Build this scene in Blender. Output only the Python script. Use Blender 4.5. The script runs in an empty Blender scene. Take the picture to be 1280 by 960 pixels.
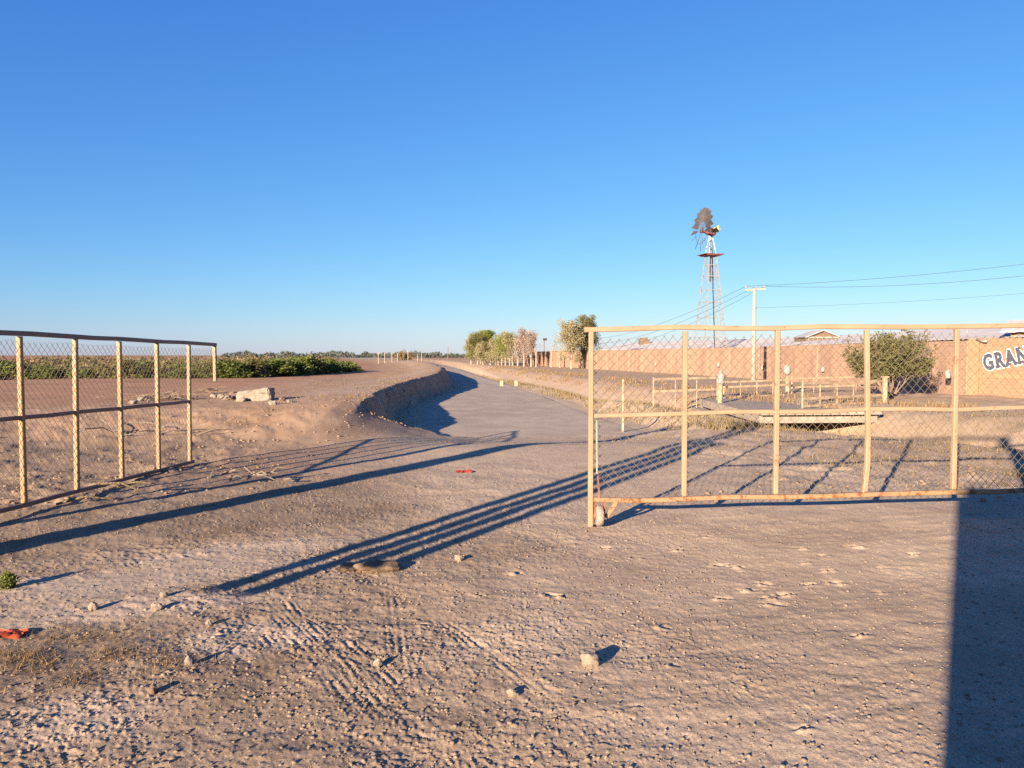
import bpy, math, random
import numpy as np
from mathutils import Vector, Matrix
R = math.radians
random.seed(7)
rng = np.random.default_rng(7)
scn = bpy.context.scene
COL = scn.collection

# ------------------------------------------------------------------ camera, sky, sun, exposure
EYE = 1.65
F, CX, HY = 960.0, 640.0, 444.0
cam_d = bpy.data.cameras.new('camera')
cam = bpy.data.objects.new('camera', cam_d); COL.objects.link(cam)
cam_d.sensor_width = 36.0; cam_d.lens = 27.0
cam_d.clip_start = 0.05; cam_d.clip_end = 20000
cam.location = (0, 0, EYE)
cam.rotation_euler = (R(90) - math.atan((480 - HY) / F), 0, 0)
scn.camera = cam
SUN_AZ, SUN_EL = R(30.5), R(13.0)          # shadows run 30.5 deg to the right of straight ahead
U = Vector((math.sin(SUN_AZ), math.cos(SUN_AZ), 0))       # along the shadows
P = Vector((math.cos(SUN_AZ), -math.sin(SUN_AZ), 0))      # across them
SKR, SKG, SKB = 0.62, 0.95, 2.28
w = bpy.data.worlds.new('World'); scn.world = w; w.use_nodes = True
nt = w.node_tree; nt.nodes.clear()
sky = nt.nodes.new('ShaderNodeTexSky'); sky.sky_type = 'NISHITA'; sky.sun_disc = False
sky.sun_elevation = SUN_EL; sky.sun_rotation = R(180 + 30.5)
sky.altitude = 0; sky.air_density = 1.0; sky.dust_density = 0.15; sky.ozone_density = 4.5
bg = nt.nodes.new('ShaderNodeBackground'); bg.inputs['Strength'].default_value = 0.05
wo = nt.nodes.new('ShaderNodeOutputWorld')
# grade the sky per channel: the phone renders a deeper, less cyan blue
sp_ = nt.nodes.new('ShaderNodeSeparateColor'); cb_ = nt.nodes.new('ShaderNodeCombineColor'); nt.links.new(sky.outputs[0], sp_.inputs[0])
for ch, (pw, ml_) in enumerate(((1.19, SKR), (0.93, SKG), (0.52, SKB))):
    a_ = nt.nodes.new('ShaderNodeMath'); a_.operation = 'POWER'; a_.inputs[1].default_value = pw
    b_ = nt.nodes.new('ShaderNodeMath'); b_.operation = 'MULTIPLY'; b_.inputs[1].default_value = ml_
    nt.links.new(sp_.outputs[ch], a_.inputs[0]); nt.links.new(a_.outputs[0], b_.inputs[0]); nt.links.new(b_.outputs[0], cb_.inputs[ch])
nt.links.new(cb_.outputs[0], bg.inputs[0])
nt.links.new(bg.outputs[0], wo.inputs[0])
sd = bpy.data.lights.new('sun', 'SUN'); sd.energy = 5.0; sd.angle = R(0.5); sd.color = (1.0, 0.82, 0.62)
so = bpy.data.objects.new('sun', sd); COL.objects.link(so)
so.rotation_euler = Vector((U.x * math.cos(SUN_EL), U.y * math.cos(SUN_EL), -math.sin(SUN_EL))).to_track_quat('-Z', 'Y').to_euler()
so.location = (-20, -30, 30)
scn.view_settings.view_transform = 'Standard'; scn.view_settings.look = 'None'
scn.view_settings.gamma = 1.0; scn.view_settings.exposure = 1.8
scn.view_settings.use_curve_mapping = False
scn.cycles.max_bounces = 6; scn.cycles.transparent_max_bounces = 8
scn.cycles.use_denoising = False

# ------------------------------------------------------------------ helpers
def at(px, py, z=0.0):
    """ground point of height z that the photograph shows at (px, py)"""
    d = (EYE - z) * F / (py - HY)
    return Vector(((px - CX) / F * d, d, z))
def atd(px, d, z=0.0):
    return Vector(((px - CX) / F * d, d, z))
def zat(py, d):
    return EYE - (py - HY) * d / F

def tag(o, label=None, cat=None, group=None, kind=None):
    if label: o['label'] = label
    if cat: o['category'] = cat
    if group: o['group'] = group
    if kind: o['kind'] = kind
    return o
def empty(name, loc, label, cat, group=None, rz=0.0):
    o = bpy.data.objects.new(name, None); COL.objects.link(o)
    o.location = loc; o.rotation_euler = (0, 0, rz); o.empty_display_size = 0.2
    return tag(o, label, cat, group)
def copy_tree(o, parent=None):
    c = o.copy(); COL.objects.link(c); c.parent = parent
    for ch in [k for k in bpy.data.objects if k.parent == o]:
        copy_tree(ch, c)
    return c

class MB:
    def __init__(s): s.v = []; s.f = []; s.m = []
    def add(s, v, f, mi=0):
        b = len(s.v); s.v += [tuple(q) for q in v]; s.f += [tuple(b + i for i in q) for q in f]; s.m += [mi] * len(f)
    def box(s, c, size, rz=0.0, mi=0, tilt=None):
        hx, hy, hz = size[0] / 2, size[1] / 2, size[2] / 2
        M = Matrix.Rotation(rz, 3, 'Z')
        if tilt: M = M @ tilt
        v = [Vector(c) + M @ Vector((x * hx, y * hy, z * hz)) for z in (-1, 1) for y in (-1, 1) for x in (-1, 1)]
        s.add(v, [(0, 2, 3, 1), (4, 5, 7, 6), (0, 1, 5, 4), (2, 6, 7, 3), (0, 4, 6, 2), (1, 3, 7, 5)], mi)
    def bar(s, a, b, wd, ht=None, up=(0, 0, 1), mi=0, bev=0.0):
        """rectangular tube from a to b, wd across, ht along up"""
        a, b = Vector(a), Vector(b); ht = ht or wd
        d = (b - a).normalized(); up = Vector(up)
        if abs(d.dot(up)) > 0.98: up = Vector((0, 1, 0))
        x = d.cross(up).normalized(); y = x.cross(d).normalized()
        if bev <= 0: prof = [(-1, -1), (1, -1), (1, 1), (-1, 1)]; prof = [(p * wd / 2, q * ht / 2) for p, q in prof]
        else:
            W, H = wd / 2, ht / 2
            prof = [(-W + bev, -H), (W - bev, -H), (W, -H + bev), (W, H - bev), (W - bev, H), (-W + bev, H), (-W, H - bev), (-W, -H + bev)]
        n = len(prof)
        v = [a + x * p + y * q for p, q in prof] + [b + x * p + y * q for p, q in prof]
        f = [(i, (i + 1) % n, n + (i + 1) % n, n + i) for i in range(n)] + [tuple(range(n))[::-1], tuple(range(n, 2 * n))]
        s.add(v, f, mi)
    def tube(s, pts, rad, n=6, mi=0, cap=True):
        pts = [Vector(p) for p in pts]
        if not hasattr(rad, '__len__'): rad = [rad] * len(pts)
        v = []; f = []; X = None
        for i, p in enumerate(pts):
            d = (pts[min(i + 1, len(pts) - 1)] - pts[max(i - 1, 0)]).normalized()
            if X is None:
                X = d.cross(Vector((0, 0, 1)))
                if X.length < 1e-3: X = d.cross(Vector((0, 1, 0)))
            X = (X - d * X.dot(d)).normalized(); Y = d.cross(X)
            for k in range(n):
                a = 2 * math.pi * k / n
                v.append(p + (X * math.cos(a) + Y * math.sin(a)) * rad[i])
        for i in range(len(pts) - 1):
            for k in range(n):
                k2 = (k + 1) % n
                f.append((i * n + k, i * n + k2, (i + 1) * n + k2, (i + 1) * n + k))
        if cap: f += [tuple(range(n))[::-1], tuple(range((len(pts) - 1) * n, len(pts) * n))]
        s.add(v, f, mi)
    def lathe(s, c, axis, prof, n=16, mi=0):
        """prof: (radius, offset along the axis)"""
        c = Vector(c); ax = Vector(axis).normalized()
        X = ax.orthogonal().normalized(); Y = ax.cross(X)
        v = []; f = []
        for r_, h in prof:
            for k in range(n):
                a = 2 * math.pi * k / n
                v.append(c + ax * h + (X * math.cos(a) + Y * math.sin(a)) * r_)
        for i in range(len(prof) - 1):
            for k in range(n):
                k2 = (k + 1) % n
                f.append((i * n + k, i * n + k2, (i + 1) * n + k2, (i + 1) * n + k))
        f += [tuple(range(n))[::-1], tuple(range((len(prof) - 1) * n, len(prof) * n))]
        s.add(v, f, mi)
    def build(s, name, mats, parent=None, smooth=False):
        me = bpy.data.meshes.new(name); me.from_pydata(s.v, [], s.f); me.update()
        if not isinstance(mats, (list, tuple)): mats = [mats]
        for m in mats: me.materials.append(m)
        if len(mats) > 1: me.polygons.foreach_set('material_index', s.m)
        if smooth: me.polygons.foreach_set('use_smooth', [True] * len(me.polygons))
        o = bpy.data.objects.new(name, me); COL.objects.link(o); o.parent = parent
        return o

def np_mesh(name, V, Fq, mats, parent=None, smooth=False, mi=None):
    """mesh from numpy arrays; Fq is (n,3) or (n,4)"""
    me = bpy.data.meshes.new(name); n, k = Fq.shape
    me.vertices.add(len(V)); me.vertices.foreach_set('co', np.ascontiguousarray(V, dtype=np.float32).ravel())
    me.loops.add(n * k); me.loops.foreach_set('vertex_index', np.ascontiguousarray(Fq, dtype=np.int32).ravel())
    me.polygons.add(n); me.polygons.foreach_set('loop_start', np.arange(0, n * k, k, dtype=np.int32))
    if not isinstance(mats, (list, tuple)): mats = [mats]
    for m in mats: me.materials.append(m)
    if mi is not None: me.polygons.foreach_set('material_index', np.asarray(mi, dtype=np.int32))
    if smooth: me.polygons.foreach_set('use_smooth', np.ones(n, dtype=bool))
    me.update(calc_edges=True); me.validate()
    o = bpy.data.objects.new(name, me); COL.objects.link(o); o.parent = parent
    return o

def vn(x, y, s=0):
    xi = np.floor(x).astype(np.int64); yi = np.floor(y).astype(np.int64)
    fx = x - xi; fy = y - yi
    fx = fx * fx * fx * (fx * (fx * 6 - 15) + 10); fy = fy * fy * fy * (fy * (fy * 6 - 15) + 10)
    def h(a, b):
        n = (a * 374761393 + b * 668265263 + s * 974634777) & 0x7fffffff
        n = ((n ^ (n >> 13)) * 1274126177) & 0x7fffffff
        n = ((n ^ (n >> 15)) * 668265263) & 0x7fffffff
        return ((n ^ (n >> 16)) & 0xffff) / 32767.5 - 1.0
    return (h(xi, yi) * (1 - fx) + h(xi + 1, yi) * fx) * (1 - fy) + (h(xi, yi + 1) * (1 - fx) + h(xi + 1, yi + 1) * fx) * fy
def fbm(x, y, s=0, o=4):
    t = 0; a = 1.0
    for k in range(o):
        t = t + a * vn(x * 2 ** k + 13.7 * k, y * 2 ** k - 7.1 * k, s + k); a *= 0.5
    return t
def ss(a, b, x):
    t = np.clip((x - a) / (b - a), 0, 1); return t * t * (3 - 2 * t)

# ------------------------------------------------------------------ materials
def mat(name, base, rough=0.8, var=None, scale=8.0, metal=0.0, bump=0.0, bscale=60.0, spec=0.3, detail=6.0, trans=None, coord='Object'):
    """noise-mixed principled material; var = second colour"""
    m = bpy.data.materials.new(name); m.use_nodes = True; t = m.node_tree; n = t.nodes; L = t.links
    b = n['Principled BSDF']; b.inputs['Roughness'].default_value = rough; b.inputs['Metallic'].default_value = metal
    b.inputs['Specular IOR Level'].default_value = spec
    tc = n.new('ShaderNodeTexCoord')
    c1 = (*base, 1)
    if var is None: b.inputs['Base Color'].default_value = c1
    else:
        nz = n.new('ShaderNodeTexNoise'); nz.inputs['Scale'].default_value = scale; nz.inputs['Detail'].default_value = detail
        nz.inputs['Roughness'].default_value = 0.65
        rp = n.new('ShaderNodeValToRGB'); rp.color_ramp.elements[0].position = 0.38; rp.color_ramp.elements[1].position = 0.64
        rp.color_ramp.elements[0].color = c1; rp.color_ramp.elements[1].color = (*var, 1)
        L.new(tc.outputs[coord], nz.inputs['Vector']); L.new(nz.outputs['Fac'], rp.inputs[0]); L.new(rp.outputs[0], b.inputs['Base Color'])
    if bump > 0:
        nb = n.new('ShaderNodeTexNoise'); nb.inputs['Scale'].default_value = bscale; nb.inputs['Detail'].default_value = 5
        bp = n.new('ShaderNodeBump'); bp.inputs['Strength'].default_value = bump; bp.inputs['Distance'].default_value = 0.02
        L.new(tc.outputs[coord], nb.inputs['Vector']); L.new(nb.outputs['Fac'], bp.inputs['Height']); L.new(bp.outputs[0], b.inputs['Normal'])
    return m

def painted_rust(name, paint, rust, pos=(0.60, 0.70), scale=9.0, dirt=(0.23, 0.15, 0.09)):
    m = bpy.data.materials.new(name); m.use_nodes = True; t = m.node_tree; n = t.nodes; L = t.links
    b = n['Principled BSDF']; b.inputs['Specular IOR Level'].default_value = 0.35
    tc = n.new('ShaderNodeTexCoord')
    a = n.new('ShaderNodeTexNoise'); a.inputs['Scale'].default_value = scale; a.inputs['Detail'].default_value = 9; a.inputs['Roughness'].default_value = 0.7
    c = n.new('ShaderNodeTexNoise'); c.inputs['Scale'].default_value = 3.1; c.inputs['Detail'].default_value = 6
    L.new(tc.outputs['Object'], a.inputs['Vector']); L.new(tc.outputs['Object'], c.inputs['Vector'])
    r1 = n.new('ShaderNodeValToRGB'); r1.color_ramp.elements[0].position = pos[0]; r1.color_ramp.elements[1].position = pos[1]
    r2 = n.new('ShaderNodeValToRGB'); r2.color_ramp.elements[0].position = 0.35; r2.color_ramp.elements[1].position = 0.75
    r2.color_ramp.elements[0].color = (*paint, 1); r2.color_ramp.elements[1].color = (*dirt, 1)
    mx = n.new('ShaderNodeMixRGB'); mx.inputs['Color2'].default_value = (*rust, 1)
    L.new(a.outputs['Fac'], r1.inputs[0]); L.new(c.outputs['Fac'], r2.inputs[0]); L.new(r1.outputs[0], mx.inputs['Fac']); L.new(r2.outputs[0], mx.inputs['Color1'])
    L.new(mx.outputs[0], b.inputs['Base Color'])
    rr = n.new('ShaderNodeMapRange'); rr.inputs['To Min'].default_value = 0.5; rr.inputs['To Max'].default_value = 0.9
    L.new(r1.outputs[0], rr.inputs['Value']); L.new(rr.outputs[0], b.inputs['Roughness'])
    bp = n.new('ShaderNodeBump'); bp.inputs['Strength'].default_value = 0.35; bp.inputs['Distance'].default_value = 0.004
    L.new(r1.outputs[0], bp.inputs['Height']); L.new(bp.outputs[0], b.inputs['Normal'])
    return m

def leaf_mat(name, c1, c2, tr=0.3):
    m = bpy.data.materials.new(name); m.use_nodes = True; t = m.node_tree; n = t.nodes; L = t.links
    b = n['Principled BSDF']; b.inputs['Roughness'].default_value = 0.65; b.inputs['Specular IOR Level'].default_value = 0.2
    g = n.new('ShaderNodeNewGeometry'); oi = n.new('ShaderNodeObjectInfo')
    mx = n.new('ShaderNodeMixRGB'); mx.inputs['Color1'].default_value = (*c1, 1); mx.inputs['Color2'].default_value = (*c2, 1)
    ad = n.new('ShaderNodeMath'); ad.operation = 'MULTIPLY_ADD'; ad.inputs[1].default_value = 0.45
    L.new(oi.outputs['Random'], ad.inputs[0])
    ml = n.new('ShaderNodeMath'); ml.operation = 'MULTIPLY'; ml.inputs[1].default_value = 0.6
    L.new(g.outputs['Random Per Island'], ml.inputs[0]); L.new(ml.outputs[0], ad.inputs[2])
    L.new(ad.outputs[0], mx.inputs['Fac']); L.new(mx.outputs[0], b.inputs['Base Color'])
    td = n.new('ShaderNodeBsdfTranslucent'); L.new(mx.outputs[0], td.inputs[0])
    ms = n.new('ShaderNodeMixShader'); ms.inputs[0].default_value = tr
    L.new(b.outputs[0], ms.inputs[1]); L.new(td.outputs[0], ms.inputs[2]); L.new(ms.outputs[0], n['Material Output'].inputs['Surface'])
    return m

M = {}
M['cream'] = painted_rust('cream_gate_paint', (0.305, 0.202, 0.125), (0.132, 0.056, 0.023), (0.60, 0.68))
M['cream_rusty'] = painted_rust('rusty_gate_paint', (0.29, 0.160, 0.078), (0.150, 0.061, 0.020), (0.50, 0.60), 14.0)
M['yellow'] = painted_rust('yellow_gate_paint', (0.27, 0.155, 0.060), (0.132, 0.059, 0.026), (0.62, 0.68), 7.0)
M['shadedrail'] = painted_rust('shaded_rail_paint', (0.15, 0.085, 0.065), (0.24, 0.12, 0.06), (0.55, 0.66), 8.0, (0.20, 0.12, 0.09))  # shade on the rails put into the brown, with rust over it
M['railpaint'] = painted_rust('rail_paint', (0.37, 0.275, 0.18), (0.174, 0.093, 0.043), (0.66, 0.72))
M['wire'] = mat('galvanised_wire', (0.105, 0.085, 0.065), 0.7, metal=0.0)
M['wire_dark'] = mat('weathered_wire', (0.16, 0.12, 0.10), 0.7, metal=0.2)
M['tyre'] = mat('worn_rubber', (0.20, 0.16, 0.13), 0.9, (0.30, 0.23, 0.18), 20, bump=0.4)
M['rust'] = mat('rusty_iron', (0.14, 0.06, 0.03), 0.9, (0.26, 0.12, 0.06), 18)
M['galv'] = mat('galvanised_steel', (0.325, 0.312, 0.293), 0.5, (0.234, 0.221, 0.208), 4, metal=0.3)
M['blade'] = mat('blade_steel', (0.045, 0.048, 0.056), 0.6, (0.085, 0.078, 0.075), 3, metal=0.2)
M['spoke'] = mat('spoke_steel', (0.07, 0.06, 0.06), 0.7, (0.11, 0.06, 0.05), 2)
M['redpaint'] = mat('faded_red_paint', (0.17, 0.04, 0.04), 0.8, (0.13, 0.055, 0.05), 3)
M['yellowpaint'] = mat('faded_yellow_paint', (0.330, 0.240, 0.072), 0.7)
M['concrete'] = mat('pale_concrete', (0.294, 0.238, 0.189), 0.9, (0.210, 0.168, 0.133), 3.0, bump=0.4, bscale=18)
M['polecon'] = mat('pole_concrete', (0.312, 0.270, 0.216), 0.9, (0.252, 0.216, 0.174), 2.0)
M['roofmetal'] = mat('weathered_sheet_roof', (0.42, 0.39, 0.38), 0.7, (0.33, 0.30, 0.29), 0.6)
M['dark'] = mat('dark_gap', (0.035, 0.03, 0.03), 0.9)  # on shed walls this near-black stands for the shadow gap under the eaves
M['wood'] = mat('grey_weathered_wood', (0.20, 0.16, 0.12), 0.9, (0.13, 0.10, 0.08), 6)
M['bark'] = mat('twig_bark', (0.20, 0.14, 0.10), 0.9, (0.13, 0.09, 0.065), 6)
M['palebark'] = mat('pale_twig_bark', (0.280, 0.203, 0.154), 0.9, (0.210, 0.154, 0.119), 6)
M['lime'] = mat('limewashed_bark', (0.330, 0.264, 0.204), 0.95, (0.231, 0.176, 0.132), 5)
M['white'] = mat('white_plastic', (0.27, 0.26, 0.235), 0.5, (0.22, 0.205, 0.18), 5)
M['whitepaint'] = mat('white_letter_paint', (0.585, 0.562, 0.525), 0.8)
M['navy'] = mat('dark_letter_paint', (0.045, 0.045, 0.075), 0.8)
M['cable'] = mat('black_cable', (0.05, 0.05, 0.055), 0.7)
M['redplastic'] = mat('red_plastic', (0.50, 0.05, 0.03), 0.5, (0.40, 0.05, 0.03), 10)
M['orangeplastic'] = mat('orange_plastic', (0.34, 0.055, 0.02), 0.55)
M['stone'] = mat('pale_stone', (0.252, 0.198, 0.150), 0.95, (0.180, 0.138, 0.102), 14, bump=0.6, bscale=40)
M['clod'] = mat('brown_clod', (0.17, 0.115, 0.075), 1.0, (0.12, 0.08, 0.052), 12, bump=0.8, bscale=30)
M['rubble'] = mat('broken_concrete', (0.249, 0.204, 0.163), 0.95, (0.172, 0.136, 0.108), 6, bump=0.7, bscale=14)
M['plaster'] = mat('caster_plaster', (0.5, 0.4, 0.3), 0.9, (0.42, 0.33, 0.25), 2)
M['grass'] = leaf_mat('dry_grass', (0.15, 0.105, 0.05), (0.30, 0.225, 0.12), 0.2)
M['straw'] = leaf_mat('brown_straw', (0.10, 0.065, 0.03), (0.26, 0.17, 0.08), 0.1)
M['leaf_green'] = leaf_mat('shrub_leaf', (0.055, 0.08, 0.018), (0.16, 0.18, 0.04), 0.3)
M['leaf_olive'] = leaf_mat('olive_leaf', (0.075, 0.08, 0.025), (0.20, 0.17, 0.07), 0.3)
M['leaf_tree'] = leaf_mat('tree_leaf', (0.12, 0.145, 0.03), (0.27, 0.27, 0.07), 0.35)
M['leaf_pale'] = leaf_mat('dusty_leaf', (0.20, 0.18, 0.085), (0.40, 0.34, 0.20), 0.35)
M['leaf_pink'] = leaf_mat('pink_dry_leaf', (0.24, 0.175, 0.14), (0.38, 0.30, 0.245), 0.2)
M['leaf_dry'] = leaf_mat('dead_leaf', (0.160, 0.112, 0.056), (0.256, 0.184, 0.096), 0.2)
M['far_tree'] = leaf_mat('far_tree_leaf', (0.05, 0.06, 0.05), (0.09, 0.10, 0.08), 0.1)

def brick_mat(name, c1, c2, mortar, patch):
    m = bpy.data.materials.new(name); m.use_nodes = True; t = m.node_tree; n = t.nodes; L = t.links
    b = n['Principled BSDF']; b.inputs['Roughness'].default_value = 0.95; b.inputs['Specular IOR Level'].default_value = 0.15
    uv = n.new('ShaderNodeUVMap'); br = n.new('ShaderNodeTexBrick')
    br.inputs['Color1'].default_value = (*c1, 1); br.inputs['Color2'].default_value = (*c2, 1); br.inputs['Mortar'].default_value = (*mortar, 1)
    br.inputs['Scale'].default_value = 1.0; br.inputs['Brick Width'].default_value = 0.30; br.inputs['Row Height'].default_value = 0.12
    br.inputs['Mortar Size'].default_value = 0.012; br.inputs['Bias'].default_value = -0.1
    L.new(uv.outputs[0], br.inputs['Vector'])
    nz = n.new('ShaderNodeTexNoise'); nz.inputs['Scale'].default_value = 0.7; nz.inputs['Detail'].default_value = 7; nz.inputs['Roughness'].default_value = 0.65
    mp = n.new('ShaderNodeMapping'); mp.inputs['Scale'].default_value = (1.6, 0.35, 1)
    L.new(uv.outputs[0], mp.inputs['Vector']); L.new(mp.outputs[0], nz.inputs['Vector'])
    rp = n.new('ShaderNodeValToRGB'); rp.color_ramp.elements[0].position = 0.42; rp.color_ramp.elements[1].position = 0.74
    L.new(nz.outputs['Fac'], rp.inputs[0])
    mx = n.new('ShaderNodeMixRGB'); mx.inputs['Color2'].default_value = (*patch, 1)
    L.new(br.outputs['Color'], mx.inputs['Color1']); L.new(rp.outputs[0], mx.inputs['Fac']); L.new(mx.outputs[0], b.inputs['Base Color'])
    bp = n.new('ShaderNodeBump'); bp.inputs['Strength'].default_value = 0.5; bp.inputs['Distance'].default_value = 0.01
    L.new(br.outputs['Fac'], bp.inputs['Height']); bp.invert = True
    L.new(bp.outputs[0], b.inputs['Normal'])
    return m
M['brick'] = brick_mat('salmon_brick', (0.33, 0.205, 0.140), (0.285, 0.168, 0.112), (0.35, 0.24, 0.17), (0.19, 0.12, 0.085))
M['brick_panel'] = brick_mat('orange_brick', (0.275, 0.160, 0.096), (0.235, 0.130, 0.078), (0.275, 0.180, 0.115), (0.21, 0.125, 0.08))
M['pier'] = mat('salmon_render', (0.315, 0.20, 0.140), 0.95, (0.265, 0.162, 0.112), 2)
M['band'] = mat('ochre_render', (0.265, 0.172, 0.096), 0.9, (0.22, 0.142, 0.08), 3)

# ------------------------------------------------------------------ terrain
CY = [11.3, 18.7, 22, 29, 36, 45, 59, 80, 105, 140, 200, 400, 2500]
CXS = [-3.66, -3.66, -4.0, -4.8, -4.75, -4.3, -5.34, -8.3, -12.6, -20, -36, -90, -700]
CH = [0.56, 0.56, 0.52, 0.42, 0.48, 0.60, 0.72, 0.8, 0.85, 0.8, 0.5, 0.3, 0.0]
FX = [-14, -8, -5, -4.1, -3.65, -3.25, -2.8, -2.4, -2, -1.5, -0.8, 2.6, 4.6, 6.0]
FH = [0.30, 0.36, 0.48, 0.50, 0.37, 0.18, 0.02, -0.11, -0.21, -0.30, -0.37, -0.37, -0.1, 0.0]
ROADZ = -0.40
DY = [-30, 4, 10, 15, 19, 24, 32, 45, 65, 85, 120, 200, 2500]
DXS = [30, 18, 13, 9.6, 7.9, 6.3, 4.3, 2.7, -0.4, -2.9, -7.5, -20, -500]
RY = [14, 18, 21, 25, 29, 35, 51.8, 75, 103, 150, 220, 400, 2500]
RXS = [4.8, 4.4, 3.9, 3.3, 2.87, 2.2, 0.0, -2.6, -5.4, -11.5, -22, -60, -480]

TRACKS = []      # tyre tread grooves
for (a, b) in (((322, 748), (455, 905)), ((345, 742), (480, 900)), ((400, 775), (520, 890)), ((488, 735), (500, 870)), ((300, 770), (345, 830)), ((540, 770), (680, 880))):
    TRACKS.append((at(*a), at(*b)))
DENTS = []
_r = random.Random(3)
for (px, py) in ((888, 675), (898, 710), (925, 712), (935, 742), (905, 752), (958, 742), (1010, 692), (1035, 700), (1012, 708), (1040, 718), (1050, 733), (985, 748),
                 (958, 734), (965, 752), (760, 688), (800, 700), (850, 690), (1150, 700), (1110, 745), (1075, 690), (1020, 735), (640, 720), (690, 750), (970, 760), (1085, 800), (830, 790)):
    p = at(px, py); DENTS.append((p.x, p.y, _r.uniform(0.025, 0.045), _r.uniform(0.018, 0.032), _r.uniform(-0.5, 0.3)))
for i in range(110):
    a = _r.uniform(-0.62, 0.62); d = _r.uniform(3.0, 12)
    DENTS.append((d * math.tan(a), d, _r.uniform(0.012, 0.03), _r.uniform(0.008, 0.020), _r.uniform(-0.6, 0.6)))

def zones(x, y):
    """red plateau, pale dust, rough clods"""
    red = ss(-0.6, -3.4, x + 0.28 * (y - 8) * 0 + 0.6 * fbm(x * 0.35, y * 0.35, 31, 3)) * ss(6.0, 10.0, y + 0.3 * x)
    red = np.where(y > 20, ss(0.5, -1.0, x - np.interp(y, CY, CXS) - 1.0), red)
    rough = 1 - 0.72 * ss(-0.3, 1.6, x + 0.7 * fbm(x * 0.5, y * 0.5, 5, 3))
    p1, p2 = at(20, 770), at(340, 690); d_ = (p2 - p1); L_ = d_.length; d_ = d_ / L_
    s_ = (x - p1.x) * d_.x + (y - p1.y) * d_.y; t_ = -(x - p1.x) * d_.y + (y - p1.y) * d_.x
    strip = ss(0.55, 0.2, np.abs(t_ + 0.15 * fbm(x * 1.1, y * 1.1, 55, 2))) * ss(-1.5, -0.5, s_) * ss(L_ + 0.6, L_ - 0.3, s_)
    rough = rough * (1 - 0.75 * strip)
    return red, rough

def base_h(x, y):
    xc = np.interp(y, CY, CXS); h = np.interp(y, CY, CH)
    s = x - xc
    rz = ROADZ * (1 - ss(160, 400, y))
    plat = np.minimum(0.36 * (1 - ss(200, 900, y)), np.maximum(h, 0.0) + 1e-6)
    back = plat + (h - plat) * np.exp(-np.clip(-s, 0, None) ** 2 / (2.6 ** 2))
    edge = ss(0.60 + 0.2 * vn(y * 0.9, y * 0 + 3, 8), -0.05, s + 0.14 * fbm(x * 1.3, y * 1.3, 9, 4) + 0.03 * vn(x * 9, y * 9, 91))
    xr = np.interp(y, RY, RXS)
    floor_ = rz * ss(1.3, 0.1, x - xr)                     # the sunken road, rising again at its right edge
    cutz = floor_ + (h - rz) * edge
    # ground before the cut: a low nose that rises to the left and sinks to the road on the right
    front = np.interp(x, FX, FH) * ss(13.6, 18.6, y)
    cut = 18.75 + 0.30 * fbm(x * 1.9, y * 0.8, 19, 4)
    bl = ss(0.0, 0.25, y - cut)
    z = np.where(s > 0, front * (1 - bl) + bl * cutz, front * (1 - ss(17.5, 20.0, y)) + back * ss(17.5, 20.0, y))
    # ditch beyond the road and its far bank
    xd = np.interp(y, DY, DXS); e = x - xd
    dep = np.interp(y, [5, 12, 17, 20, 26, 40, 90, 200], [0.0, 0.25, 0.65, 0.8, 0.55, 0.42, 0.4, 0.1])
    z = z - dep * np.exp(-(e / (0.75 + 0.006 * y + 0.5 * ss(24, 19, y))) ** 2)
    z = z + 0.22 * ss(0.8, 2.6, e) * ss(9, 16, y) * (1 - ss(300, 600, y))
    z = z + 0.07 * np.exp(-((e + 1.4) / 0.7) ** 2) * ss(22, 28, y) * (1 - ss(200, 300, y))
    return z

def road_mask(x, y):
    xl = np.interp(y, CY, CXS) + 1.1; xr = np.interp(y, RY, RXS)
    return ss(-0.3, 0.3, x - xl) * ss(0.3, -0.3, x - xr) * ss(17.0, 19.0, y)

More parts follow.
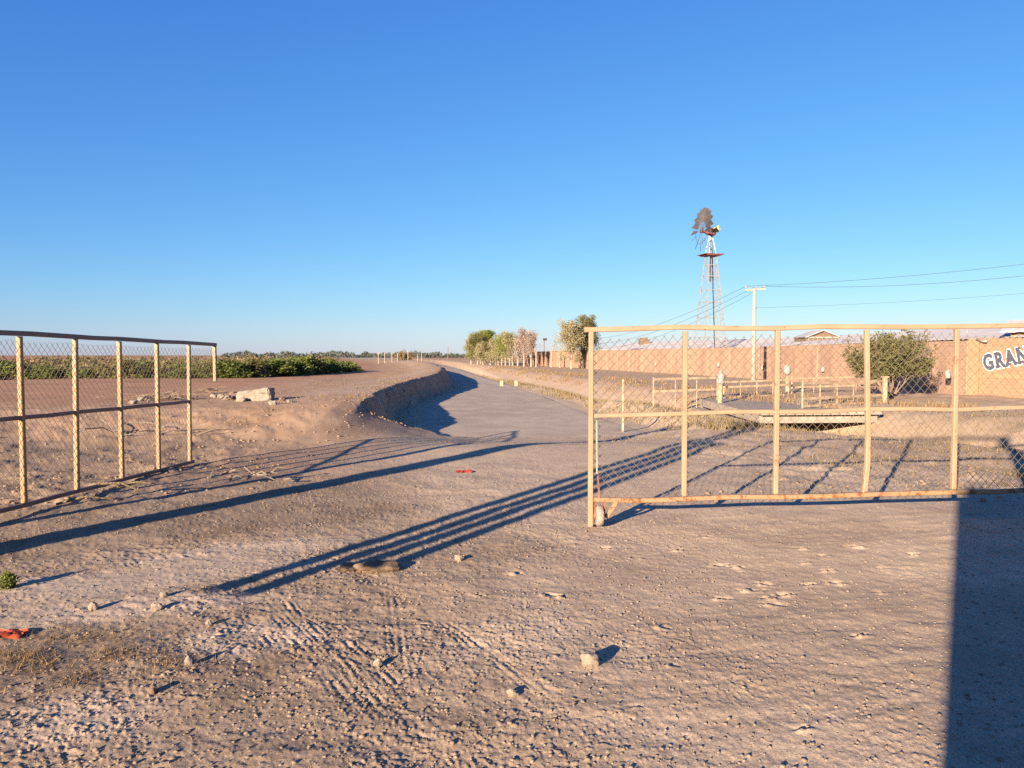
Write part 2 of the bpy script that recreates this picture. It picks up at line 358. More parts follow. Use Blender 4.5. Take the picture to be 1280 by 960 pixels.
def height(x, y, fine=True):
    x = np.asarray(x, float); y = np.asarray(y, float)
    z = base_h(x, y)
    z = z + 0.05 * ss(0.5, 5, x) * ss(5, 7, y) * (1 - ss(14, 18, y))
    r = np.hypot(x, y); rd = road_mask(x, y)
    wz = ss(2.0, 4.5, x) * ss(8.2, 10.0, y) * ss(40, 26, y) * (1 - rd) + 0.9 * ss(-3.3, -5.2, x) * ss(7, 9, y) * ss(22, 15, y)
    z = z + wz * (0.035 * fbm(x * 1.3, y * 1.3, 71, 3) + 0.030 * np.clip(fbm(x * 3.7, y * 3.7, 72, 3), 0, 2))
    z = z + (0.03 * fbm(x * 0.18, y * 0.18, 1, 3)) * ss(9, 40, r) * (1 - 0.8 * rd)
    z = z + 0.009 * fbm(x * 0.8, y * 0.8, 2, 3) * (1 - 0.7 * rd)
    if fine:
        red, rough = zones(x, y)
        k = (1 - ss(40, 120, r)) * (1 - 0.75 * rd) * (1 - 0.62 * ss(5, 14, r))
        a = fbm(x * 3.3, y * 3.3, 3, 2)
        z = z + k * (0.0025 + 0.004 * rough) * a
        b = np.abs(fbm(x * 8.0 + 0.6 * a, y * 8.0, 4, 3)) - 0.4
        z = z + k * (0.003 + 0.004 * rough + 0.010 * np.clip(wz, 0, 1)) * b * (0.5 + 0.5 * ss(-0.5, 0.6, fbm(x * 0.9, y * 0.9, 14, 2)))
        near = (1 - ss(9, 16, r))
        c = fbm(x * 26, y * 26, 6, 2)
        z = z + near * ((0.0013 + 0.0006 * rough) * c + (0.0015 + 0.0011 * rough) * (0.5 + 0.8 * ss(-0.3, 0.5, fbm(x * 1.6, y * 1.6, 43, 2))) * np.clip(vn(x * 55, y * 55, 41) + 0.5 * vn(x * 110, y * 110, 42), 0, 1) ** 1.5 * 2)
        # long low wind and scrape ripples on the smooth ground by the gate
        rp = fbm(x * 1.2 + y * 0.8, y * 9 - x * 1.8, 11, 2)
        z = z + near * 0.0032 * rp * (1 - rough) * (0.4 + 0.9 * ss(-0.4, 0.5, fbm(x * 0.7, y * 0.7, 12, 2)))
        for (dx, dy, rr, dp, an) in DENTS:
            q = np.abs(x - dx) + np.abs(y - dy) < 4 * rr
            if q.any():
                ux = (x[q] - dx) * math.cos(an) + (y[q] - dy) * math.sin(an); uy = -(x[q] - dx) * math.sin(an) + (y[q] - dy) * math.cos(an)
                dd = np.sqrt((ux / 1.9) ** 2 + (uy / 0.7) ** 2) / rr
                brk = np.clip(0.55 + 0.7 * vn(x[q] * 22, y[q] * 22, 78) + 0.4 * vn(x[q] * 50, y[q] * 50, 77), 0, 1.2)
                d2 = np.sqrt((ux / 1.9) ** 2 + ((uy - 1.0 * rr) / 0.8) ** 2) / rr
                z[q] += brk * dp * (0.65 * np.exp(-dd ** 4) - 0.9 * np.exp(-d2 ** 4))
        for a_, b_ in TRACKS:
            d = (b_ - a_); L_ = d.length; d = d / L_
            s_ = (x - a_.x) * d.x + (y - a_.y) * d.y; t_ = -(x - a_.x) * d.y + (y - a_.y) * d.x
            q = (np.abs(t_) < 0.075) & (s_ > -0.1) & (s_ < L_ + 0.1)
            if q.any():
                z[q] += (-0.0027 + 0.0027 * np.cos(t_[q] * 2 * math.pi / 0.045)) * (0.25 + 0.75 * ss(-0.4, 0.6, vn(s_[q] * 4.5 + a_.x * 9, t_[q] * 9, 5))) * ss(0.075, 0.05, np.abs(t_[q])) * ss(-0.1, 0.2, s_[q]) * ss(L_ + 0.1, L_ - 0.2, s_[q])
    return z
def gz(x, y):
    return float(height(np.array([x]), np.array([y]))[0])
def onground(px, py, z0=0.0):
    z = z0
    for _ in range(12):
        p = at(px, py, min(z, 1.3)); z = 0.5 * z + 0.5 * gz(p.x, p.y)
    return Vector((p.x, p.y, gz(p.x, p.y)))

def ground_material():
    m = bpy.data.materials.new('dusty_ground'); m.use_nodes = True; t = m.node_tree; n = t.nodes; L = t.links
    b = n['Principled BSDF']; b.inputs['Roughness'].default_value = 1.0; b.inputs['Specular IOR Level'].default_value = 0.05
    tc = n.new('ShaderNodeTexCoord')
    def noise(sc, det=6, ro=0.6):
        q = n.new('ShaderNodeTexNoise'); q.inputs['Scale'].default_value = sc; q.inputs['Detail'].default_value = det; q.inputs['Roughness'].default_value = ro
        L.new(tc.outputs['Object'], q.inputs['Vector']); return q.outputs['Fac']
    def ramp(src, p0, p1, c0=(0, 0, 0), c1=(1, 1, 1)):
        q = n.new('ShaderNodeValToRGB'); q.color_ramp.elements[0].position = p0; q.color_ramp.elements[1].position = p1
        q.color_ramp.elements[0].color = (*c0, 1); q.color_ramp.elements[1].color = (*c1, 1); L.new(src, q.inputs[0]); return q.outputs[0]
    def mix(f, a, c, mode='MIX'):
        q = n.new('ShaderNodeMixRGB'); q.blend_type = mode
        for i, s_ in zip(('Fac', 'Color1', 'Color2'), (f, a, c)):
            if isinstance(s_, float): q.inputs[i].default_value = s_
            elif isinstance(s_, tuple): q.inputs[i].default_value = (*s_, 1)
            else: L.new(s_, q.inputs[i])
        return q.outputs[0]
    at1 = n.new('ShaderNodeAttribute'); at1.attribute_name = 'zone'
    sp = n.new('ShaderNodeSeparateColor'); L.new(at1.outputs['Color'], sp.inputs[0])
    grey = ramp(noise(1.7, 8, 0.7), 0.35, 0.66, (0.335, 0.250, 0.172), (0.44, 0.333, 0.232))
    red = ramp(noise(0.8, 8, 0.7), 0.36, 0.66, (0.27, 0.172, 0.105), (0.38, 0.255, 0.165))
    pale = ramp(noise(2.3, 6), 0.35, 0.7, (0.35, 0.27, 0.200), (0.43, 0.34, 0.26))
    field = ramp(noise(0.25, 8), 0.35, 0.7, (0.29, 0.160, 0.095), (0.36, 0.205, 0.125))
    c = mix(sp.outputs[0], grey, red)
    c = mix(sp.outputs[1], c, pale)
    c = mix(sp.outputs[2], c, field)
    # grit: fine light and dark grains, the dark ones also painted-in grain shadows
    dark = ramp(noise(1.3, 8, 0.72), 0.34, 0.62, (0.165, 0.115, 0.075), (0.27, 0.197, 0.135))
    c = mix(at1.outputs['Alpha'], c, dark)
    g1 = ramp(noise(95, 3, 0.7), 0.36, 0.68, (0.76, 0.74, 0.72), (1.40, 1.39, 1.38))
    g2 = ramp(noise(240, 2, 0.6), 0.38, 0.64, (0.86, 0.855, 0.85), (1.22, 1.22, 1.22)); c = mix(1.0, c, g2, 'MULTIPLY')
    c = mix(1.0, c, g1, 'MULTIPLY')
    st = ramp(noise(5.5, 7, 0.7), 0.52, 0.72); c = mix(mix(1.0, st, (0.5, 0.5, 0.5), 'MULTIPLY'), c, (0.19, 0.125, 0.085))
    L.new(c, b.inputs['Base Color'])
    bp = n.new('ShaderNodeBump'); bp.inputs['Strength'].default_value = 0.6; bp.inputs['Distance'].default_value = 0.005
    hs = mix(0.5, noise(38, 6, 0.7), noise(120, 3, 0.6)); L.new(hs, bp.inputs['Height']); L.new(bp.outputs[0], b.inputs['Normal'])
    return m
M['ground'] = ground_material()

rs = [0.4]
while rs[-1] < 13: rs.append(rs[-1] * (1.03 if rs[-1] < 2.2 else 1.0032 if rs[-1] < 7.5 else 1.0056))
while rs[-1] < 130: rs.append(rs[-1] * 1.012)
while rs[-1] < 9000: rs.append(rs[-1] * 1.07)
rs = np.array(rs)
th = np.concatenate([np.linspace(-0.70, 0.70, 950), np.linspace(0.70, 2 * math.pi - 0.70, 170)[1:-1]])
RR, TT = np.meshgrid(rs, th, indexing='ij')
GX = (RR * np.sin(TT)).ravel(); GY = (RR * np.cos(TT)).ravel()
GZ = height(GX, GY)
GZ = np.where(np.hypot(GX, GY) > 900, 0, GZ)
nr, nth = RR.shape
ii, jj = np.meshgrid(np.arange(nr - 1), np.arange(nth), indexing='ij')
j2 = (jj + 1) % nth
Fq = np.stack([ii * nth + jj, ii * nth + j2, (ii + 1) * nth + j2, (ii + 1) * nth + jj], -1).reshape(-1, 4)[:, ::-1]
ground = np_mesh('ground', np.stack([GX, GY, GZ], -1), Fq, M['ground'], smooth=True)
tag(ground, kind='structure')
red, rough = zones(GX, GY)
nz_ = fbm(GX * 0.9, GY * 0.9, 21, 4)
# pale dusty patches
def blob(px, py, rx, ry, an=0.0):
    p = at(px, py); dx = GX - p.x; dy = GY - p.y; c, s = math.cos(an), math.sin(an)
    return ss(1.25, 0.55, np.sqrt(((dx * c + dy * s) / rx) ** 2 + ((-dx * s + dy * c) / ry) ** 2) + 0.35 * nz_)
pale = np.maximum.reduce([blob(150, 728, 1.5, 0.42, 0.45), blob(310, 690, 1.1, 0.35, 0.5), blob(60, 915, 0.5, 0.35), blob(90, 770, 1.3, 0.25, 0.3), blob(300, 800, 0.35, 0.3), blob(620, 585, 3.5, 2.2) * 0.45,
                         0.75 * ss(7.0, 8.5, GY) * ss(17, 14, GY) * ss(-1, 1.5, GX) * (0.75 + 0.3 * nz_)])
berm = ss(0.9, 0.2, np.abs(GX - np.interp(GY, CY, CXS) + 1.2) / 2.0) * ss(17, 24, GY) * ss(400, 200, GY)
farbank = ss(0.2, 1.2, GX - np.interp(GY, DY, DXS)) * ss(20, 26, GY)
pale = np.maximum(pale, 1.0 * berm * (0.7 + 0.3 * nz_)); pale = np.maximum(pale, 0.2 * farbank)
red = np.maximum(red, 0.6 * farbank)
dark = 0.68 * ss(0.9, -1.2, GX + 0.35 * (GY - 5) * 0.6 + 0.8 * nz_) * (1 - ss(9.5, 12.5, GY)) + 0.35 * ss(-0.2, 0.5, fbm(GX * 0.5, GY * 0.5, 61, 3)) * (1 - ss(9, 12, GY))
dark = np.maximum(dark, 0.75 * ss(-3.4, -5.2, GX + 0.5 * nz_) * ss(17, 13, GY))
dark = np.maximum(dark, 0.65 * ss(4.0, 6.5, GX + nz_) * ss(8.6, 9.6, GY) * ss(21, 18, GY + nz_))
dark = np.maximum(dark, 0.95 * blob(75, 830, 0.62, 0.34))
dark = dark * (1 - 0.85 * np.clip(pale, 0, 1))
xf = GX - np.interp(GY, CY, CXS)
field = ss(-4.5, -7.5, xf + nz_) * ss(17, 21, GY + 0.25 * (GX + 8) + 1.2 * nz_)
field = np.maximum(field, 0.7 * ss(150, 400, np.hypot(GX, GY)))
zc = np.stack([np.clip(red, 0, 1), np.clip(0.55 * pale, 0, 1), np.clip(field, 0, 1), np.clip(dark, 0, 1)], -1).astype(np.float32)
ca = ground.data.color_attributes.new('zone', 'FLOAT_COLOR', 'POINT'); ca.data.foreach_set('color', zc.ravel())

# road: a worn grey sheet lying on the ground
yy = np.concatenate([np.linspace(18.3, 60, 260), np.geomspace(60.5, 1500, 110)])
tt = np.linspace(0, 1, 40)
YY, T2 = np.meshgrid(yy, tt, indexing='ij')
xl = np.interp(YY, CY, CXS) + 0.95; xr = np.interp(YY, RY, RXS)
xr = np.where(YY < 23, xr + 0.0, xr)
wob = 0.22 * fbm(YY * 0.5, YY * 0 + T2 * 3, 44, 4)
XX = xl + (xr - xl) * T2 + wob * (np.abs(T2 - 0.5) > 0.45)
YY2 = YY + np.where(YY < 18.5, 0.7 * fbm(XX * 0.9, XX * 0, 45, 4), 0)
ZZ = height(XX.ravel(), YY2.ravel(), False) - 0.03 + 0.045 * ss(18.2, 20.0, YY2.ravel()) * ss(0, 0.12, T2.ravel()) * ss(1, 0.9, T2.ravel())
a, b_ = XX.shape
ii, jj = np.meshgrid(np.arange(a - 1), np.arange(b_ - 1), indexing='ij')
Fr = np.stack([ii * b_ + jj, ii * b_ + jj + 1, (ii + 1) * b_ + jj + 1, (ii + 1) * b_ + jj], -1).reshape(-1, 4)
M['road'] = mat('dusty_asphalt', (0.32, 0.245, 0.182), 0.95, (0.41, 0.325, 0.245), 0.9, bump=0.35, bscale=25, spec=0.1)
road = np_mesh('road', np.stack([XX.ravel(), YY2.ravel(), ZZ], -1), Fr, M['road'], smooth=True); tag(road, kind='structure')

# ------------------------------------------------------------------ gates
def link_mesh(mb, o, ex, L_, z0, z1, cell, r, side, seed=0, sag=0.03):
    """chain link between two rails: two families of thin diagonal wires in the plane of ex and Z"""
    q = random.Random(seed); n = Vector((-ex.y, ex.x, 0)) * side
    H = z1 - z0; k0 = -int(H / cell) - 1; k1 = int(L_ / cell) + 1
    def pt(s, z, off):
        zz = z1 - (z1 - z) * (1 - 0.0)
        b = 0.012 * math.sin(s * 3.1 + z * 2) + 0.008 * math.sin(s * 7 + 1)
        zz -= sag * abs(math.sin(s * 3.4 + 0.5)) * max(0, (z - z0) / H) ** 2
        return o + ex * s + Vector((0, 0, zz)) + n * (off + b)
    for fam in (1, -1):
        for k in range(k0, k1 + 1):
            c = k * cell
            pts = []
            for i in range(9):
                z = z0 + H * i / 8
                s = c + (z - z0) * 0.92 if fam > 0 else c + (z1 - z) * 0.92
                pts.append((s, z))
            seg = [p for p in pts if 0 <= p[0] <= L_]
            # clip the two ends
            full = []
            for (s0, za), (s1, zb) in zip(pts[:-1], pts[1:]):
                lo, hi = (s0, s1)
                if max(lo, hi) < 0 or min(lo, hi) > L_: continue
                def cl(s, z, so, zo):
                    if s < 0: t = (0 - s) / (so - s); return (0.0, z + (zo - z) * t)
                    if s > L_: t = (L_ - s) / (so - s); return (L_, z + (zo - z) * t)
                    return (s, z)
                A = cl(s0, za, s1, zb); B = cl(s1, zb, s0, za)
                if not full: full.append(A)
                full.append(B)
            if len(full) >= 2:
                mb.tube([pt(s, z, 0.003 * fam) for s, z in full], r, 3, cap=False)

def ragged_edge(mb, pts, r): mb.tube(pts, r, 4)

# right leaf: cream, seen square on
A = Vector((0.75, 7.30, 0)); B = Vector((4.39, 7.60, 0)); ex = (B - A).normalized(); bay = (B - A).length / 4
NB = 6; slope = 0.035 / (B - A).length
gate = empty('mesh_gate', (A.x, A.y, 0.0), 'cream steel mesh gate leaf with a small wheel under its free end', 'gate')
def gp(s, z): return ex * s + Vector((0, 0, z + slope * s))
zt, zm, zb = 1.90, 1.075, 0.262
ny = Vector((-ex.y, ex.x, 0))
def rail(name, z, s0, s1, wd, m, sagf=0.0, par=gate):
    mb = MB(); N = 12
    pts = [gp(s0 + (s1 - s0) * i / N, z + sagf * math.sin(math.pi * i / N) + 0.007 * math.sin(i * 1.7 + z * 9) + 0.004 * math.sin(i * 4.1 + z * 3)) for i in range(N + 1)]
    for p, q in zip(pts[:-1], pts[1:]): mb.bar(p, q, wd, wd, bev=0.006)
    return mb.build(name, m, par)
rail('top_rail', zt, -0.065, NB * bay, 0.048, M['cream'])
rail('middle_rail', zm, 0.027, NB * bay, 0.041, M['cream'], 0.012)
rail('bottom_rail', zb, 0.027, NB * bay, 0.045, M['cream_rusty'], -0.012)
for i in range(NB + 1):
    mb = MB(); bend = 0.018 if i == 3 else 0.0
    foot = 0.015 if i == 0 else zb + 0.026
    zs = [foot, 0.3 + (zb - foot), 0.55, 0.85, zt - 0.029] if i else [foot, 0.5, 1.0, 1.4, zt - 0.029]
    pts = [gp(i * bay + (bend * math.sin(2.2 * z) if i == 3 else 0) - (0.02 if (i == 3 and z < 0.4) else 0), z) - ny * 0.003 for z in zs]
    for p, q in zip(pts[:-1], pts[1:]): mb.bar(p, q, 0.046, 0.046, up=ny, bev=0.006)
    mb.build('post', M['cream'] if i else M['cream_rusty'] if False else M['cream'], gate)
mb = MB()
link_mesh(mb, Vector((0, 0, 0)) + ny * 0.034, ex, NB * bay, zb + 0.02, zt - 0.06, 0.088, 0.0025, 1, 1, 0.035)
# follow the slope of the leaf
mb.v = [(x, y, z + slope * (x * ex.x + y * ex.y)) for x, y, z in mb.v]
mesh_panel = mb.build('wire_mesh', M['wire'], gate)
wh = MB(); wc = gp(0.085, 0.105 + 0.01)
wh.lathe(wc, ex, [(0.045, -0.036), (0.085, -0.036), (0.100, -0.024), (0.100, 0.024), (0.085, 0.036), (0.045, 0.036)], 22)
wheel = wh.build('wheel', M['tyre'], gate, True)
for (ob) in (wheel,): pass
hb = MB(); hb.lathe(wc, ex, [(0.012, -0.06), (0.04, -0.045), (0.04, 0.045), (0.012, 0.06)], 12); hb.build('hub', M['rust'], wheel)
fk = MB()
fk.bar(gp(0.04, 0.10), gp(0.04, 0.27), 0.012, 0.05, up=ny); fk.bar(gp(0.135, 0.10), gp(0.135, 0.27), 0.012, 0.05, up=ny); fk.bar(gp(0.03, 0.265) + ny * 0.01, gp(0.15, 0.265) + ny * 0.01, 0.06, 0.02)
fk.build('wheel_fork', M['rust'], gate)
br = MB(); br.bar(gp(0.15, 0.09), gp(0.255, 0.24), 0.04, 0.04, bev=0.005); br.build('wheel_brace', M['cream_rusty'], gate)
lr = MB(); lr.bar(gp(0.055, 1.03) - ny * 0.005, gp(0.06, 0.52) - ny * 0.005, 0.012); lr.build('latch_rod', M['railpaint'], gate)
ch = MB(); ch.tube([gp(0.07, 0.50) - ny * 0.01, gp(0.075, 0.42) - ny * 0.014, gp(0.082, 0.33) - ny * 0.012, gp(0.08, 0.24) - ny * 0.015], 0.009, 5); ch.build('latch_chain', M['rust'], gate)

# left leaf: seen from its free end, nearly edge on
A2 = Vector((-5.175, 7.1, 0)); B2 = Vector((-4.765, 12.35, 0)); ex2 = (B2 - A2).normalized(); L2 = (B2 - A2).length; bay2 = L2 / 6
gate2 = empty('mesh_gate', (A2.x, A2.y, 0), 'yellow steel mesh gate leaf swung open, its last bay broken off below', 'gate')
n2 = Vector((-ex2.y, ex2.x, 0))
def hp(s, z): return ex2 * s + Vector((0, 0, z - 0.012 * s + 0.02))
def rail2(name, z, s0, s1, wd):
    mb = MB(); N = 10
    pts = [hp(s0 + (s1 - s0) * i / N, z + 0.004 * math.sin(i * 2.1 + z * 5)) for i in range(N + 1)]
    for p, q in zip(pts[:-1], pts[1:]): mb.bar(p, q, wd, wd, bev=0.006)
    mb.build(name, M['shadedrail'], gate2)
rail2('top_rail', 1.865, 0, L2, 0.052); rail2('middle_rail', 0.99, 0.0, 5 * bay2, 0.044); rail2('bottom_rail', 0.075, 0.0, 5 * bay2 + 0.1, 0.046)
for i in range(7):
    mb = MB(); z0 = 0.10 if i < 6 else 1.28
    q = 0.012 * math.sin(i * 2.3)
    pts = [hp(i * bay2 + (0 if i < 6 else -0.03) + q * (1 - z), z) - n2 * 0.004 for z in (z0, 0.5 * (z0 + 1.83), 1.835)]
    for p, r_ in zip(pts[:-1], pts[1:]): mb.bar(p, r_, 0.050 if i < 6 else 0.048, 0.050, up=n2, bev=0.006)
    mb.build('post', M['yellow'], gate2)
mb = MB(); link_mesh(mb, n2 * 0.036, ex2, 5 * bay2, 0.10, 1.80, 0.088, 0.0026, 1, 5, 0.02); mb.v = [(x, y, z - 0.012 * y + 0.02) for x, y, z in mb.v]
mb.build('wire_mesh', M['wire_dark'], gate2)
mb = MB(); link_mesh(mb, n2 * 0.036 + ex2 * 5 * bay2, ex2, bay2 - 0.03, 1.28, 1.80, 0.088, 0.0021, 1, 6, 0.01); mb.v = [(x, y, z - 0.012 * y + 0.02) for x, y, z in mb.v]
t = mb.build('wire_mesh', M['wire_dark'], gate2)
# the post this leaf hangs from, outside the picture
hpst = MB(); hpst.bar((A2.x - 0.02, A2.y - 0.12, -0.3), (A2.x - 0.02, A2.y - 0.12, 2.0), 0.12, 0.12, up=(0, 1, 0), bev=0.01)
tag(hpst.build('gate_post', M['yellow']), 'thick yellow steel post that the opened gate leaf hangs from', 'post')

# ------------------------------------------------------------------ unseen entrance frame and booth, added behind the viewpoint to throw the long shadows
def up_(u, p, z=0.0): return U * u + P * p + Vector((0, 0, z))
caster_frame = empty('shadow_frame', up_(-1.35, -7.0), 'unseen tall entrance frame added behind the viewpoint, its poles shaped to shade the track', 'entrance frame')
lo = Vector(caster_frame.location)
def rel(v): return Vector(v) - lo
mb = MB(); mb.bar(rel(up_(-1.35, -7.05, -0.3)), rel(up_(-1.35, -7.05, 4.62)), 0.42, 0.42, up=U, bev=0.02); mb.build('column', M['plaster'], caster_frame)
mb = MB(); mb.bar(rel(up_(-1.35, 0.75, -0.3)), rel(up_(-1.35, 0.75, 4.62)), 0.22, 0.22, up=U, bev=0.02); mb.build('column', M['plaster'], caster_frame)
mb = MB(); mb.bar(rel(up_(-1.35, -7.15, 4.66)), rel(up_(-1.35, 0.86, 4.66)), 0.10, 0.07, bev=0.01); mb.build('beam', M['galv'], caster_frame)
for po, ztop, st in ((-4.50, 4.63, at(266, 738)), (-4.27, 4.63, at(300, 745)), (-4.08, 4.63, at(436, 711)), (-3.86, 3.6, at(480, 712))):  # added poles, each hung to throw one shadow stripe
    u0 = st.x * U.x + st.y * U.y
    zbm = (u0 + 1.35) * math.tan(SUN_EL)
    mb = MB(); mb.bar(rel(up_(-1.35, po, zbm)), rel(up_(-1.35, po, ztop)), 0.15, 0.105, up=U, bev=0.01); mb.build('shadow_pole', M['galv'], caster_frame)
mb = MB(); mb.bar(rel(up_(-1.35, -4.55, 3.55)), rel(up_(-1.35, -3.7, 3.55)), 0.08, 0.06); mb.build('cross_bar', M['galv'], caster_frame)
booth = empty('shadow_booth', up_(-1.6, 2.5), 'unseen plain booth added behind the viewpoint to shade the ground by the cream gate', 'booth', None, -SUN_AZ)
HB = 2.80
mb = MB(); mb.box((0, -1.5, HB / 2 - 0.15), (5.1, 3.0, HB + 0.1)); mb.build('wall', M['plaster'], booth)
mb = MB(); mb.box((0.1, -1.5, HB + 0.0), (5.14, 3.3, 0.16)); mb.build('roof', M['concrete'], booth)
mb = MB(); mb.box((0.6, 0.0, 0.95), (0.9, 0.06, 2.0)); mb.build('door', M['galv'], booth)

# ------------------------------------------------------------------ brick walls
def wall_run(name, pts, h, th_, m, label, cat='wall', cope=True):
    o = empty(name, (pts[0][0], pts[0][1], 0), label, cat)
    V = []; Fc = []; UV = []
    L_ = 0
    w0 = MB(); uvs = []
    for (p, q) in zip(pts[:-1], pts[1:]):
        p = Vector((p[0], p[1], 0)); q = Vector((q[0], q[1], 0)); d = (q - p); ln = d.length; d /= ln; n = Vector((-d.y, d.x, 0))
        zb_ = -0.5
        a = [p, q, q + n * th_ * -1, p + n * th_ * -1]
        v = [k - o.location + Vector((0, 0, zb_)) for k in a] + [k - o.location + Vector((0, 0, h)) for k in a]
        w0.add(v, [(0, 1, 5, 4), (1, 2, 6, 5), (2, 3, 7, 6), (3, 0, 4, 7), (4, 5, 6, 7), (3, 2, 1, 0)])
        uvs += [(L_, zb_), (L_ + ln, zb_), (L_ + ln, h), (L_, h)]
        for f in range(5):
            uvs += [(0, zb_), (th_, zb_), (th_, h), (0, h)] if f != 1 else [(L_ + ln, zb_), (L_, zb_), (L_, h), (L_ + ln, h)]
        L_ += ln
    ob = w0.build('brickwork', m, o)
    ul = ob.data.uv_layers.new(name='UVMap')
    for i, c in enumerate(uvs): ul.data[i].uv = c
    return o
WH = 2.17
W0, W1, W2 = (16.2, 27.4), (14.9, 46.5), (2.0, 113.0)
wallA = wall_run('brick_wall', [W0, W1], WH, 0.2, M['brick'], 'salmon brick wall behind the leafy bush, with white lamps on it')
wallB = wall_run('brick_wall', [(14.83, 46.7), W2], WH - 0.02, 0.2, M['brick'], 'long salmon brick wall running away behind the row of trees')
def along(p, q, t): return Vector((p[0] + (q[0] - p[0]) * t, p[1] + (q[1] - p[1]) * t, 0))
# piers on the long wall
dB = (Vector((*W2, 0)) - Vector((14.83, 46.7, 0))); LB = dB.length; dB /= LB; nB = Vector((-dB.y, dB.x, 0))
for s in [0.3 + 3.2 * i for i in range(21)]:
    c = Vector((14.83, 46.7, 0)) + dB * s + nB * 0.06 - wallB.location
    mb = MB(); mb.box((c.x, c.y, (WH - 0.06) / 2 - 0.1), (0.12, 0.28, WH - 0.06), math.atan2(dB.y, dB.x) + R(90)); mb.build('pier', M['pier'], wallB)
mb = MB(); p = Vector((14.83, 46.7, 0)) + dB * 38 - wallB.location; q = Vector((14.83, 46.7, 0)) + dB * 52 - wallB.location
mb.bar(p + Vector((0, 0, WH + 0.03)), q + Vector((0, 0, WH + 0.03)), 0.34, 0.08); mb.build('coping', M['polecon'], wallB)
dA = (Vector((*W1, 0)) - Vector((*W0, 0))); LA = dA.length; dA /= LA; nA = Vector((-dA.y, dA.x, 0))
for s in (2.0, 6.8, 11.5, 16.2, 19.0):
    c = Vector((*W0, 0)) + dA * s + nA * 0.035 - wallA.location
    mb = MB(); mb.box((c.x, c.y, (WH - 0.04) / 2 - 0.1), (0.08, 0.26, WH - 0.04), math.atan2(dA.y, dA.x) + R(90)); mb.build('pier', M['pier'], wallA)
# dark upright tube standing in for the shadow strip at the wall corner
mb = MB(); c = along(W0, W1, 0.985) + nA * 0.06
mb.tube([(c.x, c.y, -0.1), (c.x, c.y, WH + 0.02)], 0.13, 8); tag(mb.build('corner_shadow_strip', M['wood']), 'dark upright strip standing for the shadow at the corner of the salmon wall', 'pipe')

# sign wall: turned towards the track
S0 = Vector((16.0, 26.9, 0)); sdir = Vector((0.5, -0.866, 0)); sn = Vector((-0.866, -0.5, 0))
sign = empty('sign_wall', S0, 'orange brick wall panel framed in ochre render with large lettering', 'wall')
def quad_wall(name, s0, s1, z0, z1, off, dep, m, par):
    mb = MB(); a = sdir * s0 + sn * off; b = sdir * s1 + sn * off; bk = sn * -dep
    v = [a, b, b + bk, a + bk]; v = [k + Vector((0, 0, z0)) for k in v] + [k + Vector((0, 0, z1)) for k in v]
    mb.add(v, [(0, 1, 5, 4), (1, 2, 6, 5), (2, 3, 7, 6), (3, 0, 4, 7), (4, 5, 6, 7), (3, 2, 1, 0)])
    o = mb.build(name, m, par); ul = o.data.uv_layers.new(name='UVMap')
    for i, c in enumerate([(s0, z0), (s1, z0), (s1, z1), (s0, z1)] + [(0, z0), (0.2, z0), (0.2, z1), (0, z1)] * 5): ul.data[i].uv = c
    return o
quad_wall('brickwork', 0.36, 6.0, -0.4, 2.22, 0, 0.22, M['brick_panel'], sign)
quad_wall('pilaster', 0.0, 0.36, -0.4, 2.24, 0.05, 0.30, M['band'], sign)
quad_wall('band', 0.36, 6.0, 0.86, 1.02, 0.03, 0.06, M['band'], sign)
# lettering
def letters(txt, size, s, z, rot, off, mcol, name, par, depth):
    cu = bpy.data.curves.new('t', 'FONT'); cu.body = txt; cu.size = size; cu.extrude = 0.004; cu.offset = off; cu.space_character = 1.22; cu.resolution_u = 3
    tmp = bpy.data.objects.new('t', cu); COL.objects.link(tmp)
    bpy.context.view_layer.update()
    me = bpy.data.meshes.new_from_object(tmp.evaluated_get(bpy.context.evaluated_depsgraph_get()))
    bpy.data.objects.remove(tmp); me.name = name; me.materials.clear(); me.materials.append(mcol)
    o = bpy.data.objects.new(name, me); COL.objects.link(o); o.parent = par
    X = sdir; Z = Vector((0, 0, 1)); N = sn
    Rm = Matrix((X, Z, N)).transposed().to_4x4() @ Matrix.Rotation(rot, 4, 'Z')
    o.matrix_local = Matrix.Translation(sdir * s + sn * depth + Vector((0, 0, z))) @ Rm @ Matrix.Diagonal((0.65, 1.0, 1.0, 1.0))
    return o
tz, tsx, trot = 1.14, 0.54, R(12)
letters('GRAN', 0.72, tsx, tz, trot, 0.072, M['whitepaint'], 'lettering_outline', sign, 0.006)
l1 = letters('GRAN', 0.72, tsx, tz, trot, 0.036, M['navy'], 'lettering', sign, 0.014)
# slab serifs that make the letters heavy
mbs = MB()
for (x, y, w_, h_) in ((0.62, 0.03, 0.2, 0.06), (0.86, 0.03, 0.13, 0.06), (1.08, 0.03, 0.17, 0.06), (1.44, 0.03, 0.17, 0.06), (1.62, 0.03, 0.17, 0.06), (1.60, 0.43, 0.14, 0.06), (1.92, 0.43, 0.17, 0.06), (0.60, 0.43, 0.14, 0.05)):
    mbs.box((x, y, 0.022), (w_, h_, 0.008))
